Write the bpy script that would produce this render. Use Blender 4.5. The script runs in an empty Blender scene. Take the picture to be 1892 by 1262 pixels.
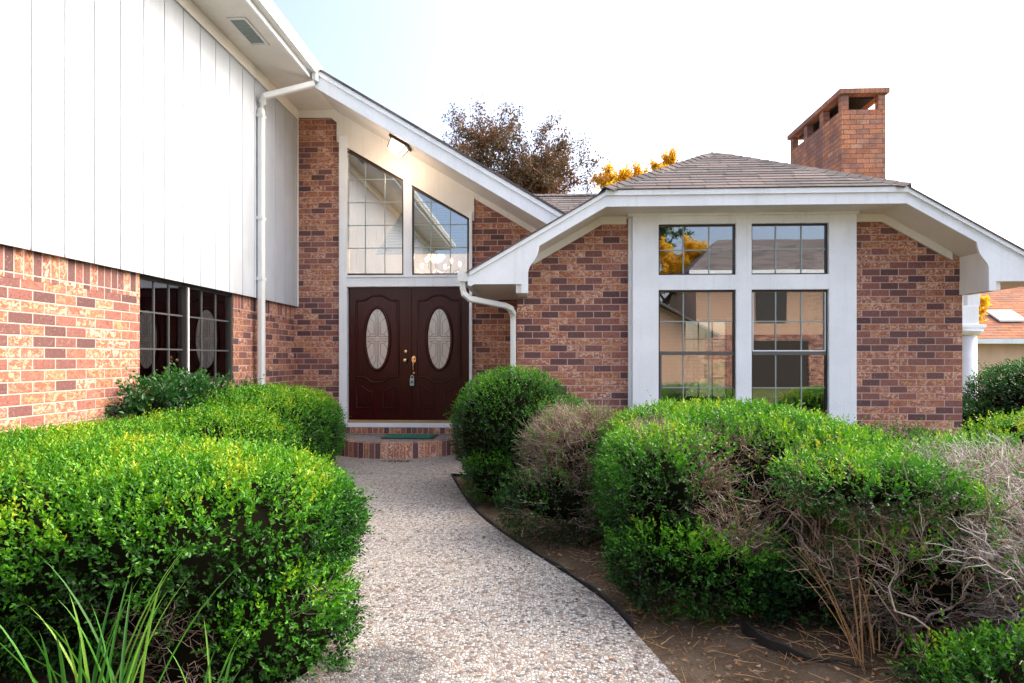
import bpy, math, random
import numpy as np
from mathutils import Vector, Matrix
R = math.radians
scene = bpy.context.scene
# ------------------------------------------------------------------ camera
EYE = 1.37; F = 1160.0; VPX = 1000.0; HY = 662.0; W, H = 1892.0, 1262.0
YAW = math.atan((VPX - W/2)/F)
cam = bpy.data.objects.new('camera', bpy.data.cameras.new('camera'))
scene.collection.objects.link(cam); scene.camera = cam
cam.location = (0, 0, EYE); cam.rotation_euler = (R(90), 0, YAW)
cam.data.sensor_width = 36; cam.data.lens = 36*F/W
cam.data.shift_y = (HY - H/2)/W
cam.data.clip_start = 0.05; cam.data.clip_end = 3000
# ------------------------------------------------------------------ world, sun, exposure
SUN_EL, SUN_AZ = R(42), R(68)          # azimuth clockwise from +Y
world = bpy.data.worlds.new('World'); scene.world = world; world.use_nodes = True
wn = world.node_tree; bg = wn.nodes['Background']
sky = wn.nodes.new('ShaderNodeTexSky'); sky.sky_type = 'NISHITA'; sky.sun_disc = False
sky.sun_elevation = SUN_EL; sky.sun_rotation = SUN_AZ
sky.air_density = 0.8; sky.dust_density = 6; sky.ozone_density = 0.0
wn.links.new(sky.outputs[0], bg.inputs[0]); bg.inputs[1].default_value = 0.14
sl = bpy.data.lights.new('sun', 'SUN'); sl.energy = 1.0; sl.angle = R(120); sl.color = (1, .97, .94)
so = bpy.data.objects.new('sun', sl); scene.collection.objects.link(so)
sd = Vector((math.sin(SUN_AZ)*math.cos(SUN_EL), math.cos(SUN_AZ)*math.cos(SUN_EL), math.sin(SUN_EL)))
so.rotation_euler = sd.to_track_quat('Z', 'Y').to_euler(); so.location = (10, -20, 20)
scene.view_settings.view_transform = 'Standard'; scene.view_settings.look = 'None'
scene.view_settings.exposure = 1.88; scene.view_settings.gamma = 1

# ------------------------------------------------------------------ helpers: measuring
CT, ST = math.cos(YAW), math.sin(YAW)
def ray(px, py):
    u = (px - W/2)/F; v = (HY - py)/F
    return (-ST + u*CT, CT + u*ST, v)
def atY(px, py, Y):
    d = ray(px, py); t = Y/d[1]; return (d[0]*t, Y, EYE + d[2]*t)
def atX(px, py, X):
    d = ray(px, py); t = X/d[0]; return (X, d[1]*t, EYE + d[2]*t)
def atZ(px, py, Z=0.0):
    d = ray(px, py); t = (Z-EYE)/d[2]; return (d[0]*t, d[1]*t, Z)
# ------------------------------------------------------------------ helpers: objects
col = scene.collection
def props(o, label=None, cat=None, group=None, kind=None):
    if label: o['label'] = label
    if cat: o['category'] = cat
    if group: o['group'] = group
    if kind: o['kind'] = kind
    return o
def empty(name, loc, label, cat, group=None):
    o = bpy.data.objects.new(name, None); col.objects.link(o); o.location = loc
    o.empty_display_size = .2
    return props(o, label, cat, group)
def link(o, parent):
    col.objects.link(o)
    if parent:
        o.parent = parent
        bpy.context.view_layer.update()
        o.matrix_parent_inverse = parent.matrix_world.inverted()
    return o
class MB:
    def __init__(s): s.v = []; s.f = []; s.uv = {}; s.sm = []
    def face(s, pts, uv=None, smooth=False):
        b = len(s.v); s.v += [tuple(p) for p in pts]; s.f.append(tuple(range(b, b+len(pts)))); s.sm.append(smooth)
        if uv: s.uv[len(s.f)-1] = uv
    def hexa(s, a):            # 8 corners: bottom 4 ccw, top 4 ccw
        b = len(s.v); s.v += [tuple(p) for p in a]
        for q in ((3,2,1,0),(4,5,6,7),(0,1,5,4),(1,2,6,5),(2,3,7,6),(3,0,4,7)):
            s.f.append(tuple(b+i for i in q)); s.sm.append(False)
    def box(s, x0, x1, y0, y1, z0, z1):
        s.hexa([(x0,y0,z0),(x1,y0,z0),(x1,y1,z0),(x0,y1,z0),(x0,y0,z1),(x1,y0,z1),(x1,y1,z1),(x0,y1,z1)])
        return s
    def prism(s, poly, y0, y1, axis='Y'):   # poly of (x,z), or (y,z) for axis X, or (x,y) for axis Z
        def m(p, d):
            return (p[0], d, p[1]) if axis == 'Y' else ((d, p[0], p[1]) if axis == 'X' else (p[0], p[1], d))
        n = len(poly); b = len(s.v)
        s.v += [m(p, y0) for p in poly] + [m(p, y1) for p in poly]
        s.f.append(tuple(b+i for i in range(n))); s.f.append(tuple(b+n+i for i in reversed(range(n))))
        s.sm += [False, False]
        for i in range(n):
            j = (i+1) % n; s.f.append((b+j, b+i, b+n+i, b+n+j)); s.sm.append(False)
        return s
    def tube(s, pts, r, n=8, sq=1.0, ry=None, cap=True, closed=False, up=(0,0,1)):
        pts = [Vector(p) for p in pts]; b = len(s.v); k = len(pts)
        rs = r if isinstance(r, (list, tuple)) else [r]*k
        for i, p in enumerate(pts):
            if closed: d = pts[(i+1) % k] - pts[i-1]
            else: d = pts[min(i+1, k-1)] - pts[max(i-1, 0)]
            d.normalize(); U = Vector(up)
            if abs(d.dot(U)) > .98: U = Vector((1,0,0)) if up != (1,0,0) else Vector((0,1,0))
            A = d.cross(U).normalized(); B = A.cross(d)
            for j in range(n):
                a = 2*math.pi*(j+.5)/n; c, q = math.cos(a), math.sin(a)
                if sq != 1: c = math.copysign(abs(c)**sq, c); q = math.copysign(abs(q)**sq, q)
                s.v.append(tuple(p + A*c*rs[i] + B*q*(rs[i] if ry is None else ry)))
        for i in range(k if closed else k-1):
            for j in range(n):
                i2 = (i+1) % k
                s.f.append((b+i*n+j, b+i*n+(j+1)%n, b+i2*n+(j+1)%n, b+i2*n+j)); s.sm.append(n > 4 and sq == 1)
        if cap and not closed:
            s.f.append(tuple(b+j for j in reversed(range(n)))); s.f.append(tuple(b+(k-1)*n+j for j in range(n))); s.sm += [False]*2
        return s
    def lathe(s, prof, c, n=24, axis='Z'):
        b = len(s.v)
        for r, h in prof:
            for j in range(n):
                a = 2*math.pi*j/n; x, y = r*math.cos(a), r*math.sin(a)
                s.v.append((c[0]+x, c[1]+y, c[2]+h) if axis == 'Z' else (c[0]+x, c[1]-h, c[2]+y))
        for i in range(len(prof)-1):
            for j in range(n):
                s.f.append((b+i*n+j, b+i*n+(j+1)%n, b+(i+1)*n+(j+1)%n, b+(i+1)*n+j)); s.sm.append(True)
        s.f.append(tuple(b+j for j in range(n))); s.f.append(tuple(b+(len(prof)-1)*n+j for j in range(n))); s.sm += [False]*2
        return s
    def build(s, name, mat, parent=None, bevel=0, recalc=True, **kw):
        me = bpy.data.meshes.new(name); me.from_pydata(s.v, [], s.f)
        if recalc:
            import bmesh
            bm = bmesh.new(); bm.from_mesh(me); bmesh.ops.recalc_face_normals(bm, faces=bm.faces); bm.to_mesh(me); bm.free()
        me.polygons.foreach_set('use_smooth', s.sm)
        uvl = me.uv_layers.new(name='UVMap').data
        for p in me.polygons:
            cu = s.uv.get(p.index); n = p.normal
            if cu:
                m = {vi: cu[k] for k, vi in enumerate(s.f[p.index])}
            for li in p.loop_indices:
                co = me.vertices[me.loops[li].vertex_index].co
                if cu: uvl[li].uv = m[me.loops[li].vertex_index]
                elif abs(n.z) > .75: uvl[li].uv = (co.x, co.y)
                elif abs(n.y) >= abs(n.x): uvl[li].uv = (co.x, co.z)
                else: uvl[li].uv = (co.y, co.z)
        me.materials.append(mat)
        o = bpy.data.objects.new(name, me); link(o, parent)
        if bevel:
            bv = o.modifiers.new('bevel', 'BEVEL'); bv.width = bevel; bv.segments = 2; bv.limit_method = 'ANGLE'
        return props(o, **kw)
def npmesh(name, verts, faces, mat, parent=None, attrs=None, smooth=False, **kw):
    me = bpy.data.meshes.new(name)
    verts = np.asarray(verts, np.float32); faces = np.asarray(faces, np.int32)
    nf, k = faces.shape
    me.vertices.add(len(verts)); me.vertices.foreach_set('co', verts.ravel())
    me.loops.add(nf*k); me.loops.foreach_set('vertex_index', faces.ravel())
    me.polygons.add(nf); me.polygons.foreach_set('loop_start', np.arange(0, nf*k, k, dtype=np.int32))
    me.polygons.foreach_set('loop_total', np.full(nf, k, np.int32))
    if smooth: me.polygons.foreach_set('use_smooth', np.ones(nf, bool))
    me.update(calc_edges=True)
    for an, av in (attrs or {}).items():
        a = me.attributes.new(an, 'FLOAT', 'POINT'); a.data.foreach_set('value', np.asarray(av, np.float32))
    me.materials.append(mat)
    o = bpy.data.objects.new(name, me); link(o, parent)
    return props(o, **kw)
# ------------------------------------------------------------------ helpers: materials
class NT:
    def __init__(s, name):
        s.m = bpy.data.materials.new(name); s.m.use_nodes = True; s.t = s.m.node_tree
        s.b = s.t.nodes['Principled BSDF']; s.out = s.t.nodes['Material Output']
    def n(s, typ, **kw):
        x = s.t.nodes.new('ShaderNode'+typ)
        for k, v in kw.items(): setattr(x, k, v)
        return x
    def l(s, a, b): s.t.links.new(a, b)
    def put(s, sock, v):
        if isinstance(v, bpy.types.NodeSocket): s.l(v, sock)
        elif v is not None:
            if isinstance(v, (tuple, list)) and len(v) == 3 and sock.type == 'RGBA': v = (*v, 1)
            sock.default_value = v
    def math(s, op, a, b=None, c=None, clamp=False):
        x = s.n('Math', operation=op, use_clamp=clamp)
        s.put(x.inputs[0], a); s.put(x.inputs[1], b); s.put(x.inputs[2], c); return x.outputs[0]
    def mix(s, f, a, b, bt='MIX'):
        x = s.n('Mix', data_type='RGBA', blend_type=bt)
        s.put(x.inputs[0], f); s.put(x.inputs[6], a); s.put(x.inputs[7], b); return x.outputs[2]
    def ramp(s, f, stops, interp='LINEAR'):
        x = s.n('ValToRGB'); cr = x.color_ramp; cr.interpolation = interp
        while len(cr.elements) > 1: cr.elements.remove(cr.elements[0])
        cr.elements[0].position = stops[0][0]; cr.elements[0].color = (*stops[0][1], 1)
        for p, c in stops[1:]:
            e = cr.elements.new(p); e.color = (*c, 1)
        s.put(x.inputs[0], f); return x.outputs[0]
    def step(s, f, a, b):
        x = s.n('MapRange', interpolation_type='SMOOTHSTEP'); s.put(x.inputs[0], f)
        x.inputs[1].default_value = a; x.inputs[2].default_value = b; return x.outputs[0]
    def noise(s, vec, scale, detail=3, rough=.5, dist=0, col=False):
        x = s.n('TexNoise'); s.put(x.inputs['Vector'], vec)
        x.inputs['Scale'].default_value = scale; x.inputs['Detail'].default_value = detail
        x.inputs['Roughness'].default_value = rough; x.inputs['Distortion'].default_value = dist
        return x.outputs['Color' if col else 'Fac']
    def bump(s, h, strength=.5, dist=.01):
        x = s.n('Bump'); x.inputs['Strength'].default_value = strength; x.inputs['Distance'].default_value = dist
        s.put(x.inputs['Height'], h); s.l(x.outputs[0], s.b.inputs['Normal'])
    def base(s, c, rough=.6, metal=0, spec=None):
        s.put(s.b.inputs['Base Color'], c); s.put(s.b.inputs['Roughness'], rough); s.b.inputs['Metallic'].default_value = metal
        if spec is not None: s.b.inputs['Specular IOR Level'].default_value = spec
        return s
    def pos(s): return s.n('NewGeometry').outputs['Position']
    def uv(s): return s.n('UVMap').outputs[0]
    def attr(s, name):
        return s.n('Attribute', attribute_name=name).outputs['Fac']
    def sep(s, v):
        x = s.n('SeparateXYZ'); s.l(v, x.inputs[0]); return x.outputs
    def comb(s, a, b, c=0):
        x = s.n('CombineXYZ'); s.put(x.inputs[0], a); s.put(x.inputs[1], b); s.put(x.inputs[2], c); return x.outputs[0]
def paint(name, c, rough=.5, var=.05, spec=.4):
    t = NT(name); p = t.pos()
    n1 = t.noise(p, 2.5, 4); n2 = t.noise(p, 45, 3)
    k = t.math('ADD', t.math('MULTIPLY', n1, .7), t.math('MULTIPLY', n2, .3))
    cc = t.mix(t.step(k, .35, .65), tuple(x*(1-var) for x in c), tuple(min(1, x*(1+var)) for x in c))
    mp = t.n('Mapping'); mp.inputs['Scale'].default_value = (9, 9, .5); t.l(p, mp.inputs[0]); sk = t.noise(mp.outputs[0], 1.6, 5, .65)
    cc = t.mix(t.math('MULTIPLY', t.step(sk, .50, .72), .20), cc, tuple(x*k for x, k in zip(c, (.66,.64,.60))))
    t.base(cc, rough, spec=spec); t.bump(t.math('ADD', n2, t.math('MULTIPLY', sk, .8)), .12, .004); return t.m
BL, BH = .221, .0855
def brick(name, swap=False, L=BL, h=BH, warm=0.0, chim=False, seed=0.0):
    t = NT(name); u, v, _ = t.sep(t.uv())
    if swap: u, v = v, u
    pos = t.pos()
    wob = t.math('MULTIPLY', t.math('SUBTRACT', t.noise(pos, 30, 2), .5), .005)
    v = t.math('ADD', v, wob); u = t.math('ADD', u, wob)
    vr = t.math('DIVIDE', v, h); row = t.math('FLOOR', vr)
    off = t.math('MULTIPLY', t.math('FLOORED_MODULO', row, 2.0), .5)
    if swap: off = 0.0
    ur = t.math('ADD', t.math('DIVIDE', u, L), off); colm = t.math('FLOOR', ur)
    fu = t.math('MULTIPLY', t.math('FRACT', ur), L); fv = t.math('MULTIPLY', t.math('FRACT', vr), h)
    du = t.math('MINIMUM', fu, t.math('SUBTRACT', L, fu)); dv = t.math('MINIMUM', fv, t.math('SUBTRACT', h, fv))
    d = t.math('MINIMUM', du, dv); face = t.step(d, .0035, .0075)
    wnz = t.n('TexWhiteNoise', noise_dimensions='3D'); t.l(t.comb(colm, row, seed), wnz.inputs[0])
    r1 = wnz.outputs[0]; r2 = t.sep(wnz.outputs[1])
    if chim:
        tone = t.ramp(r1, [(0, (.55,.20,.10)), (.3, (.72,.31,.15)), (.6, (.66,.27,.15)), (.8, (.42,.20,.15)), (1, (.80,.42,.24))])  # warm low sun on the chimney is painted into these brick tones
    else:
        tone = t.ramp(r1, [(0, (.11,.058,.062)), (.14, (.15,.072,.072)), (.28, (.22,.098,.088)), (.42, (.31,.120,.095)), (.56, (.36,.125,.075)), (.72, (.37,.145,.085)), (.86, (.32,.115,.085)), (1, (.46,.20,.11))])
    sv = t.comb(t.math('MULTIPLY', u, .75), v, t.math('MULTIPLY', r1, 9.0))
    n1 = t.noise(sv, 27, 6, .72, .9); n2 = t.noise(sv, 58, 5, .7); n3 = t.noise(pos, 1.1, 3)
    # pale and orange flecks of a tumbled face; the dark bricks carry almost none
    amt = t.math('ADD', t.step(r1, .36, .60), t.math('MULTIPLY', n3, .0))
    pale = t.math('MULTIPLY', t.step(n1, .48, .56), t.math('MULTIPLY', amt, .9 if not chim else .25))
    c = t.mix(pale, tone, t.mix(r2[1], (.80,.54,.42), (.58,.29,.14)))
    dk = t.math('MULTIPLY', t.step(n2, .53, .62), .66)
    c = t.mix(dk, c, t.mix(r2[2], (.085,.035,.03), (.17,.07,.035)))
    c = t.mix(t.math('MULTIPLY', t.step(n2, .44, .28), .38), c, (.64,.48,.40))
    mort = t.mix(n2, (.44,.32,.28), (.60,.46,.41)) if not chim else t.mix(n2, (.16,.09,.07), (.26,.16,.12))
    c = t.mix(face, mort, c)
    st = t.step(n3, .35, .75); c = t.mix(t.math('MULTIPLY', st, .30), c, t.mix(.5, c, (.22,.14,.11)))
    if chim: c = t.mix(t.math('MULTIPLY', t.step(t.noise(pos, 2.2, 4, .6), .42, .62), .6), c, (.20,.12,.11))
    t.base(c, .88, spec=.2)
    hgt = t.math('ADD', t.math('MULTIPLY', face, .8), t.math('ADD', t.math('MULTIPLY', n1, .22), t.math('MULTIPLY', r2[0], .12)))
    t.bump(hgt, .75, .009); return t.m
def shingle(name, c0=(.075,.070,.069), c1=(.185,.168,.16)):
    t = NT(name); u, v, _ = t.sep(t.uv()); pos = t.pos()
    row = t.math('FLOOR', t.math('DIVIDE', v, .14))
    w0 = t.n('TexWhiteNoise', noise_dimensions='2D'); t.l(t.comb(row, 3.3), w0.inputs[0])
    ur = t.math('DIVIDE', t.math('ADD', u, w0.outputs[0]), .42); cm = t.math('FLOOR', ur)
    wz = t.n('TexWhiteNoise', noise_dimensions='2D'); t.l(t.comb(cm, row), wz.inputs[0])
    n1 = t.noise(pos, 300, 2); n2 = t.noise(pos, 1.4, 4)
    c = t.ramp(wz.outputs[0], [(0, c0), (.5, tuple((a+b)/2 for a, b in zip(c0, c1))), (.8, (c1[0]*1.05, c1[1]*.88, c1[2]*.88)), (1, c1)])
    c = t.mix(t.math('MULTIPLY', n1, .55), c, (.10,.09,.09)); c = t.mix(t.math('MULTIPLY', t.step(n2, .4, .7), .35), c, (.2,.17,.16))
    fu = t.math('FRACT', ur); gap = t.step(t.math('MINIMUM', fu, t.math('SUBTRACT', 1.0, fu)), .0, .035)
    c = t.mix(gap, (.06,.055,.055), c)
    t.base(c, .95, spec=.15); t.bump(t.math('ADD', n1, t.math('MULTIPLY', wz.outputs[0], .6)), .5, .006); return t.m
def leafmat(name, stops, trans=.35, rough=.45):
    t = NT(name); a = t.attr('tint')
    c = t.ramp(a, stops); n = t.noise(t.pos(), 60, 2)
    c = t.mix(t.math('MULTIPLY', n, .3), c, t.mix(.5, c, (.02,.03,.005)))
    t.base(c, rough, spec=.35)
    tr = t.n('BsdfTranslucent'); t.l(c, tr.inputs[0])
    mx = t.n('MixShader'); mx.inputs[0].default_value = trans
    t.l(t.b.outputs[0], mx.inputs[1]); t.l(tr.outputs[0], mx.inputs[2]); t.l(mx.outputs[0], t.out.inputs[0]); return t.m
def bark(name, c0, c1, sc=40):
    t = NT(name); p = t.pos(); n = t.noise(p, sc, 4, .6)
    t.base(t.mix(n, c0, c1), .9, spec=.15); t.bump(n, .5, .005); return t.m
def simple(name, c, rough=.5, metal=0, spec=None):
    t = NT(name); n = t.noise(t.pos(), 25, 3)
    t.base(t.mix(n, tuple(x*.88 for x in c), tuple(min(1, x*1.1) for x in c)), rough, metal, spec); return t.m
def glass(name, refl=.30, tint=(.80,.84,.84), wob=.12):
    t = NT(name)
    g = t.n('BsdfGlossy'); g.inputs['Roughness'].default_value = 0.0; g.inputs['Color'].default_value = (.92,.93,.95,1)
    tr = t.n('BsdfTransparent'); tr.inputs[0].default_value = (*tint, 1)
    fr = t.n('Fresnel'); fr.inputs[0].default_value = 1.5
    f = t.math('ADD', t.math('MULTIPLY', fr.outputs[0], 1.6), refl, clamp=True)
    b = t.n('Bump'); b.inputs['Strength'].default_value = wob; b.inputs['Distance'].default_value = .004
    t.l(t.noise(t.pos(), 1.3, 1), b.inputs['Height']); t.l(b.outputs[0], g.inputs['Normal'])
    mx = t.n('MixShader'); t.l(f, mx.inputs[0]); t.l(tr.outputs[0], mx.inputs[1]); t.l(g.outputs[0], mx.inputs[2])
    t.l(mx.outputs[0], t.out.inputs[0]); return t.m
def emit(name, c, s):
    t = NT(name); t.base(c, .5); t.b.inputs['Emission Color'].default_value = (*c, 1); t.b.inputs['Emission Strength'].default_value = s; return t.m
M = dict(
    brick=brick('brick_running_bond'), soldier=brick('brick_soldier', swap=True, seed=4.0), chim=brick('chimney_brick', chim=True, seed=2.0),
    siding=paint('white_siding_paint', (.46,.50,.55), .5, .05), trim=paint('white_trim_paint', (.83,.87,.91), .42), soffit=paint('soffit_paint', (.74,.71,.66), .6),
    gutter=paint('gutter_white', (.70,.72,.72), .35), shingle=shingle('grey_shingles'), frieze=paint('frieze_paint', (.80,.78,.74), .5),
    bronze=simple('bronze_window_frame', (.045,.038,.036), .4, .3), alu=simple('grey_window_frame', (.13,.135,.135), .4, .5), muntin=simple('grey_green_muntin', (.30,.36,.35), .4, .2),
    glass=glass('window_glass', .20), tglass=glass('transom_glass', .24), sglass=glass('side_window_glass', .22),
    brass=simple('polished_brass', (.80,.58,.30), .2, 1.0), black=simple('black_plastic', (.015,.015,.016), .5), lock=simple('lockbox_grey', (.42,.50,.55), .35, .4),
    wall=paint('interior_wall', (.50,.42,.34), .8), wood=bark('threshold_wood', (.30,.19,.10), (.45,.30,.17), 60), dark=simple('dark_interior', (.03,.022,.018), .8),
    bulb=emit('warm_bulb', (1, .66, .38), 3.5), lampglass=emit('lamp_glass', (1, .90, .78), .55), iron=simple('lamp_metal', (.045,.03,.028), .5, .6),
    mat=simple('green_rubber_mat', (.02,.14,.09), .8), plaster=paint('cream_render', (.75,.50,.34), .8), sunshingle=shingle('sun_tinted_shingles', (.33,.12,.05), (.52,.22,.10)),  # orange of these shingles is low sunlight put into the colour
)
# ================================================================== THE HOUSE
XL = -3.804; YE = 9.50; YW = 7.99
house = empty('brick_house', (XL, YE, 0), 'brick house with white board siding, tall entry windows, hipped wing and brick chimney', 'house')
def roofz(X): return 5.36 - .600*(X+3.12)           # top of the long roof that falls over the entry
def wingz(X): return min(2.415 + .579*(X+.85), 2.415 + .579*(5.828-X), 3.349)
# ---- left wall: brick below, board siding above
wy0, wy1 = atX(258, 520, XL)[1], atX(431, 690, XL)[1]; SB = 2.165; WS = 1.10
m = MB(); m.box(XL-.25, XL, -3, wy0, 0, SB-.215); m.box(XL-.25, XL, wy0, wy1, 0, WS); m.box(XL-.25, XL, wy1, YE, 0, SB-.215)
m.build('brick_wall', M['brick'], house)
m = MB(); m.box(XL-.25, XL+.002, -3, wy0, SB-.215, SB+.03); m.box(XL-.25, XL+.002, wy1, YE-.002, SB-.215, SB+.03)
m.build('soldier_course', M['soldier'], house)
XS = XL + .055; ZS = 5.05
m = MB(); m.box(XL-.24, XS-.012, -3, YE-.01, SB+.032, ZS+.12)
pitch = .3275; y = atX(59, 200, XS)[1] - 26*pitch
while y < YE-.03:
    y1 = min(y+pitch-.013, YE-.012)
    if y1 > -3: m.box(XS-.0118, XS+.001, max(y, -3), y1, SB, ZS+.1)
    y += pitch
m.build('board_siding', M['siding'], house, bevel=.003)
m = MB(); m.box(XS+.0065, XS+.028, -3, YE-.013, ZS-.02, 5.178); m.box(XS-.03, XS+.02, YE-.0105, YE+.03, SB, ZS)
m.build('frieze_board', M['frieze'], house, bevel=.003)
# flat soffit + vent + fascia
YR = 8.45; EX = -3.15
m = MB(); m.box(XL-.2, EX, -3, YE+.02, 5.18, 5.20); m.build('eave_soffit', M['soffit'], house)
v = [atZ(*p, 5.176) for p in ((413,33),(437,31),(473,68),(444,70))]
vx0, vx1 = v[0][0]+.0, v[1][0]; vy0, vy1 = v[0][1], v[3][1]
m = MB(); x0, x1, y0, y1 = vx0+.03, vx0+.25, vy0, vy0+.62
m.box(x0, x1, y0, y0+.03, 5.165, 5.179); m.box(x0, x1, y1-.03, y1, 5.165, 5.179); m.box(x0, x0+.025, y0+.031, y1-.031, 5.165, 5.179); m.box(x1-.025, x1, y0+.031, y1-.031, 5.165, 5.179)
vent = m.build('soffit_vent', M['gutter'], house)
m = MB()
for k in range(30):
    yy = y0+.04+k*(y1-y0-.08)/30
    if k % 10 != 9: m.box(x0+.026, x1-.026, yy, yy+.008, 5.168, 5.178)
m.build('louvre', M['muntin'], vent)
m = MB(); m.box(EX, EX+.025, -3, YR, 5.17, 5.36); m.build('eave_fascia', M['trim'], house)
# K profile gutter
def gutter(x, z, y0, y1, sgn, nm='gutter'):
    prof = [(0,0), (.085,0), (.088,.03), (.115,.065), (.125,.115), (.125,.125), (.118,.125), (.11,.07), (.08,.035), (.006,.008), (.006,.125), (0,.125)]
    m = MB(); m.prism([(x+sgn*a, z+b) for a, b in prof], y0, y1)
    m.box(min(x, x+sgn*.118), max(x, x+sgn*.118), y0+.002, y0+.006, z+.004, z+.11); m.box(min(x, x+sgn*.118), max(x, x+sgn*.118), y1-.006, y1-.002, z+.004, z+.11)
    return m.build(nm, M['gutter'], house)
gutter(EX+.026, 5.235, -3, YR+.03, 1)
# long roof falling to the right
def slab(poly_top, th, name, mat, parent):
    m = MB(); n = len(poly_top); top = [Vector(p) for p in poly_top]; bot = [p-Vector((0,0,th)) for p in top]
    m.face(top); m.face(list(reversed(bot)))
    for i in range(n): m.face([top[i], bot[i], bot[(i+1)%n], top[(i+1)%n]])
    return m.build(name, mat, parent)
def courses(poly, name, parent, mat, h=.14, lip=.008):
    """lapped shingle courses over a convex planar roof polygon; first edge is the eave"""
    P = [Vector(p) for p in poly]; U = (P[1]-P[0]).normalized(); N = U.cross(P[2]-P[0]).normalized()
    if N.z < 0: N = -N
    V = N.cross(U); V = V if V.z > 0 else -V
    q = [((p-P[0]).dot(U), (p-P[0]).dot(V)) for p in P]; vm = max(a[1] for a in q); n = len(q); m = MB()
    def span(v):
        xs = []
        for i in range(n):
            a, b = q[i], q[(i+1)%n]
            if abs(a[1]-b[1]) < 1e-6:
                if abs(a[1]-v) < 1e-4: xs += [a[0], b[0]]
            elif min(a[1], b[1])-1e-5 <= v <= max(a[1], b[1])+1e-5: xs.append(a[0]+(b[0]-a[0])*(v-a[1])/(b[1]-a[1]))
        return (min(xs), max(xs)) if xs else None
    v = 0
    while v < vm-.01:
        v1 = min(v+h, vm-.0005); a, b = span(v+1e-5), span(v1)
        if a and b:
            g = lambda u, vv, k: P[0]+U*u+V*vv+N*k
            k = int((v+1e-4)/h)
            m.face([g(a[0],v,lip), g(a[1],v,lip), g(b[1],v1,0), g(b[0],v1,0)], uv=[(a[0],v+.01),(a[1],v+.01),(b[1],v1-.01),(b[0],v1-.01)])
            m.face([g(a[0],v,-.001), g(a[1],v,-.001), g(a[1],v,lip), g(a[0],v,lip)], uv=[(a[0],v+.01),(a[1],v+.01),(a[1],v+.012),(a[0],v+.012)])
        v += h
    return m.build(name, mat, parent, recalc=False)
rx0, rx1 = -8.0, 1.6
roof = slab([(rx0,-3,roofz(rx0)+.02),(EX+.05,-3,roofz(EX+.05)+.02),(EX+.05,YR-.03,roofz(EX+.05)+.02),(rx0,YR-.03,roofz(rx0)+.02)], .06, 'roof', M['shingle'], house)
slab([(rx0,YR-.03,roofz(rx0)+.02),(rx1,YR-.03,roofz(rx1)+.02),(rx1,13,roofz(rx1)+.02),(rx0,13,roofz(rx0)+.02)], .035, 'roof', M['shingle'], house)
# rake of the long roof: fascia with a drip board, sloped soffit
def rakeband(x0, x1, zf, d0, d1, y0, y1, m):
    m.hexa([(x0,y0,zf(x0)-d1),(x1,y0,zf(x1)-d1),(x1,y1,zf(x1)-d1),(x0,y1,zf(x0)-d1),(x0,y0,zf(x0)-d0),(x1,y0,zf(x1)-d0),(x1,y1,zf(x1)-d0),(x0,y1,zf(x0)-d0)])
xr = .9
m = MB(); rakeband(EX+.03, xr, roofz, .016, .085, YR-.02, YR+.028, m); m.build('rake_drip_board', M['trim'], house, bevel=.003)
m = MB(); rakeband(EX+.03, xr, roofz, .0855, .27, YR, YR+.03, m); m.build('rake_fascia', M['trim'], house, bevel=.003)
m = MB(); rakeband(EX+.002, xr, roofz, .19, .21, YR+.031, YE+.05, m); m.build('rake_soffit', M['soffit'], house)
# ---- entry wall
CA0, CA1 = atY(628, 600, YE)[0], atY(873, 600, YE)[0]       # casing outer edges
WL = atY(955, 600, YW)[0]                                    # wing left wall
zt = lambda X: roofz(X)-.21
bt = atY(580, 217, YE)[2]
m = MB(); m.prism([(XL,0),(CA0,0),(CA0,atY(622,259,YE)[2]),(atY(622,0,YE)[0],atY(622,259,YE)[2]),(atY(622,0,YE)[0],bt),(XL,bt)], YE, YE+.2)
m.prism([(CA1,0),(.6,0),(.6,zt(.6)),(CA1,zt(CA1)-.02)], YE, YE+.2)
m.box(CA0, CA1, YE+.03, YE+.2, 0, .335)
m.build('entry_brick_wall', M['brick'], house)
m = MB(); m.box(CA0-.0, CA1, YE-.045, YE+.029, .215, .318); 
o = m.build('rowlock_sill', M['soldier'], house, bevel=.004)
# white panel over the windows
def pl(px, py, Y): a = atY(px, py, Y); return (a[0], a[2])
YC = YE-.03
poly = [(XL+.03, bt-.005), pl(611,217,YC), pl(622,226,YC), pl(622,261,YC), pl(876,408,YC), (pl(876,0,YC)[0], zt(pl(876,0,YC)[0])-.002), (EX+.01, 5.178), (XL+.03, 5.178)]
m = MB(); m.prism(poly, YC, YE-.002)
m.build('gable_panel', M['frieze'], house)
m = MB(); xa, xb = CA1+.0, .75
m.hexa([(xa,YE-.028,zt(xa)-.095),(xb,YE-.028,zt(xb)-.095),(xb,YE-.001,zt(xb)-.095),(xa,YE-.001,zt(xa)-.095),(xa,YE-.028,zt(xa)-.003),(xb,YE-.028,zt(xb)-.003),(xb,YE-.001,zt(xb)-.003),(xa,YE-.001,zt(xa)-.003)])
m.build('rake_frieze_board', M['frieze'], house)
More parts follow.
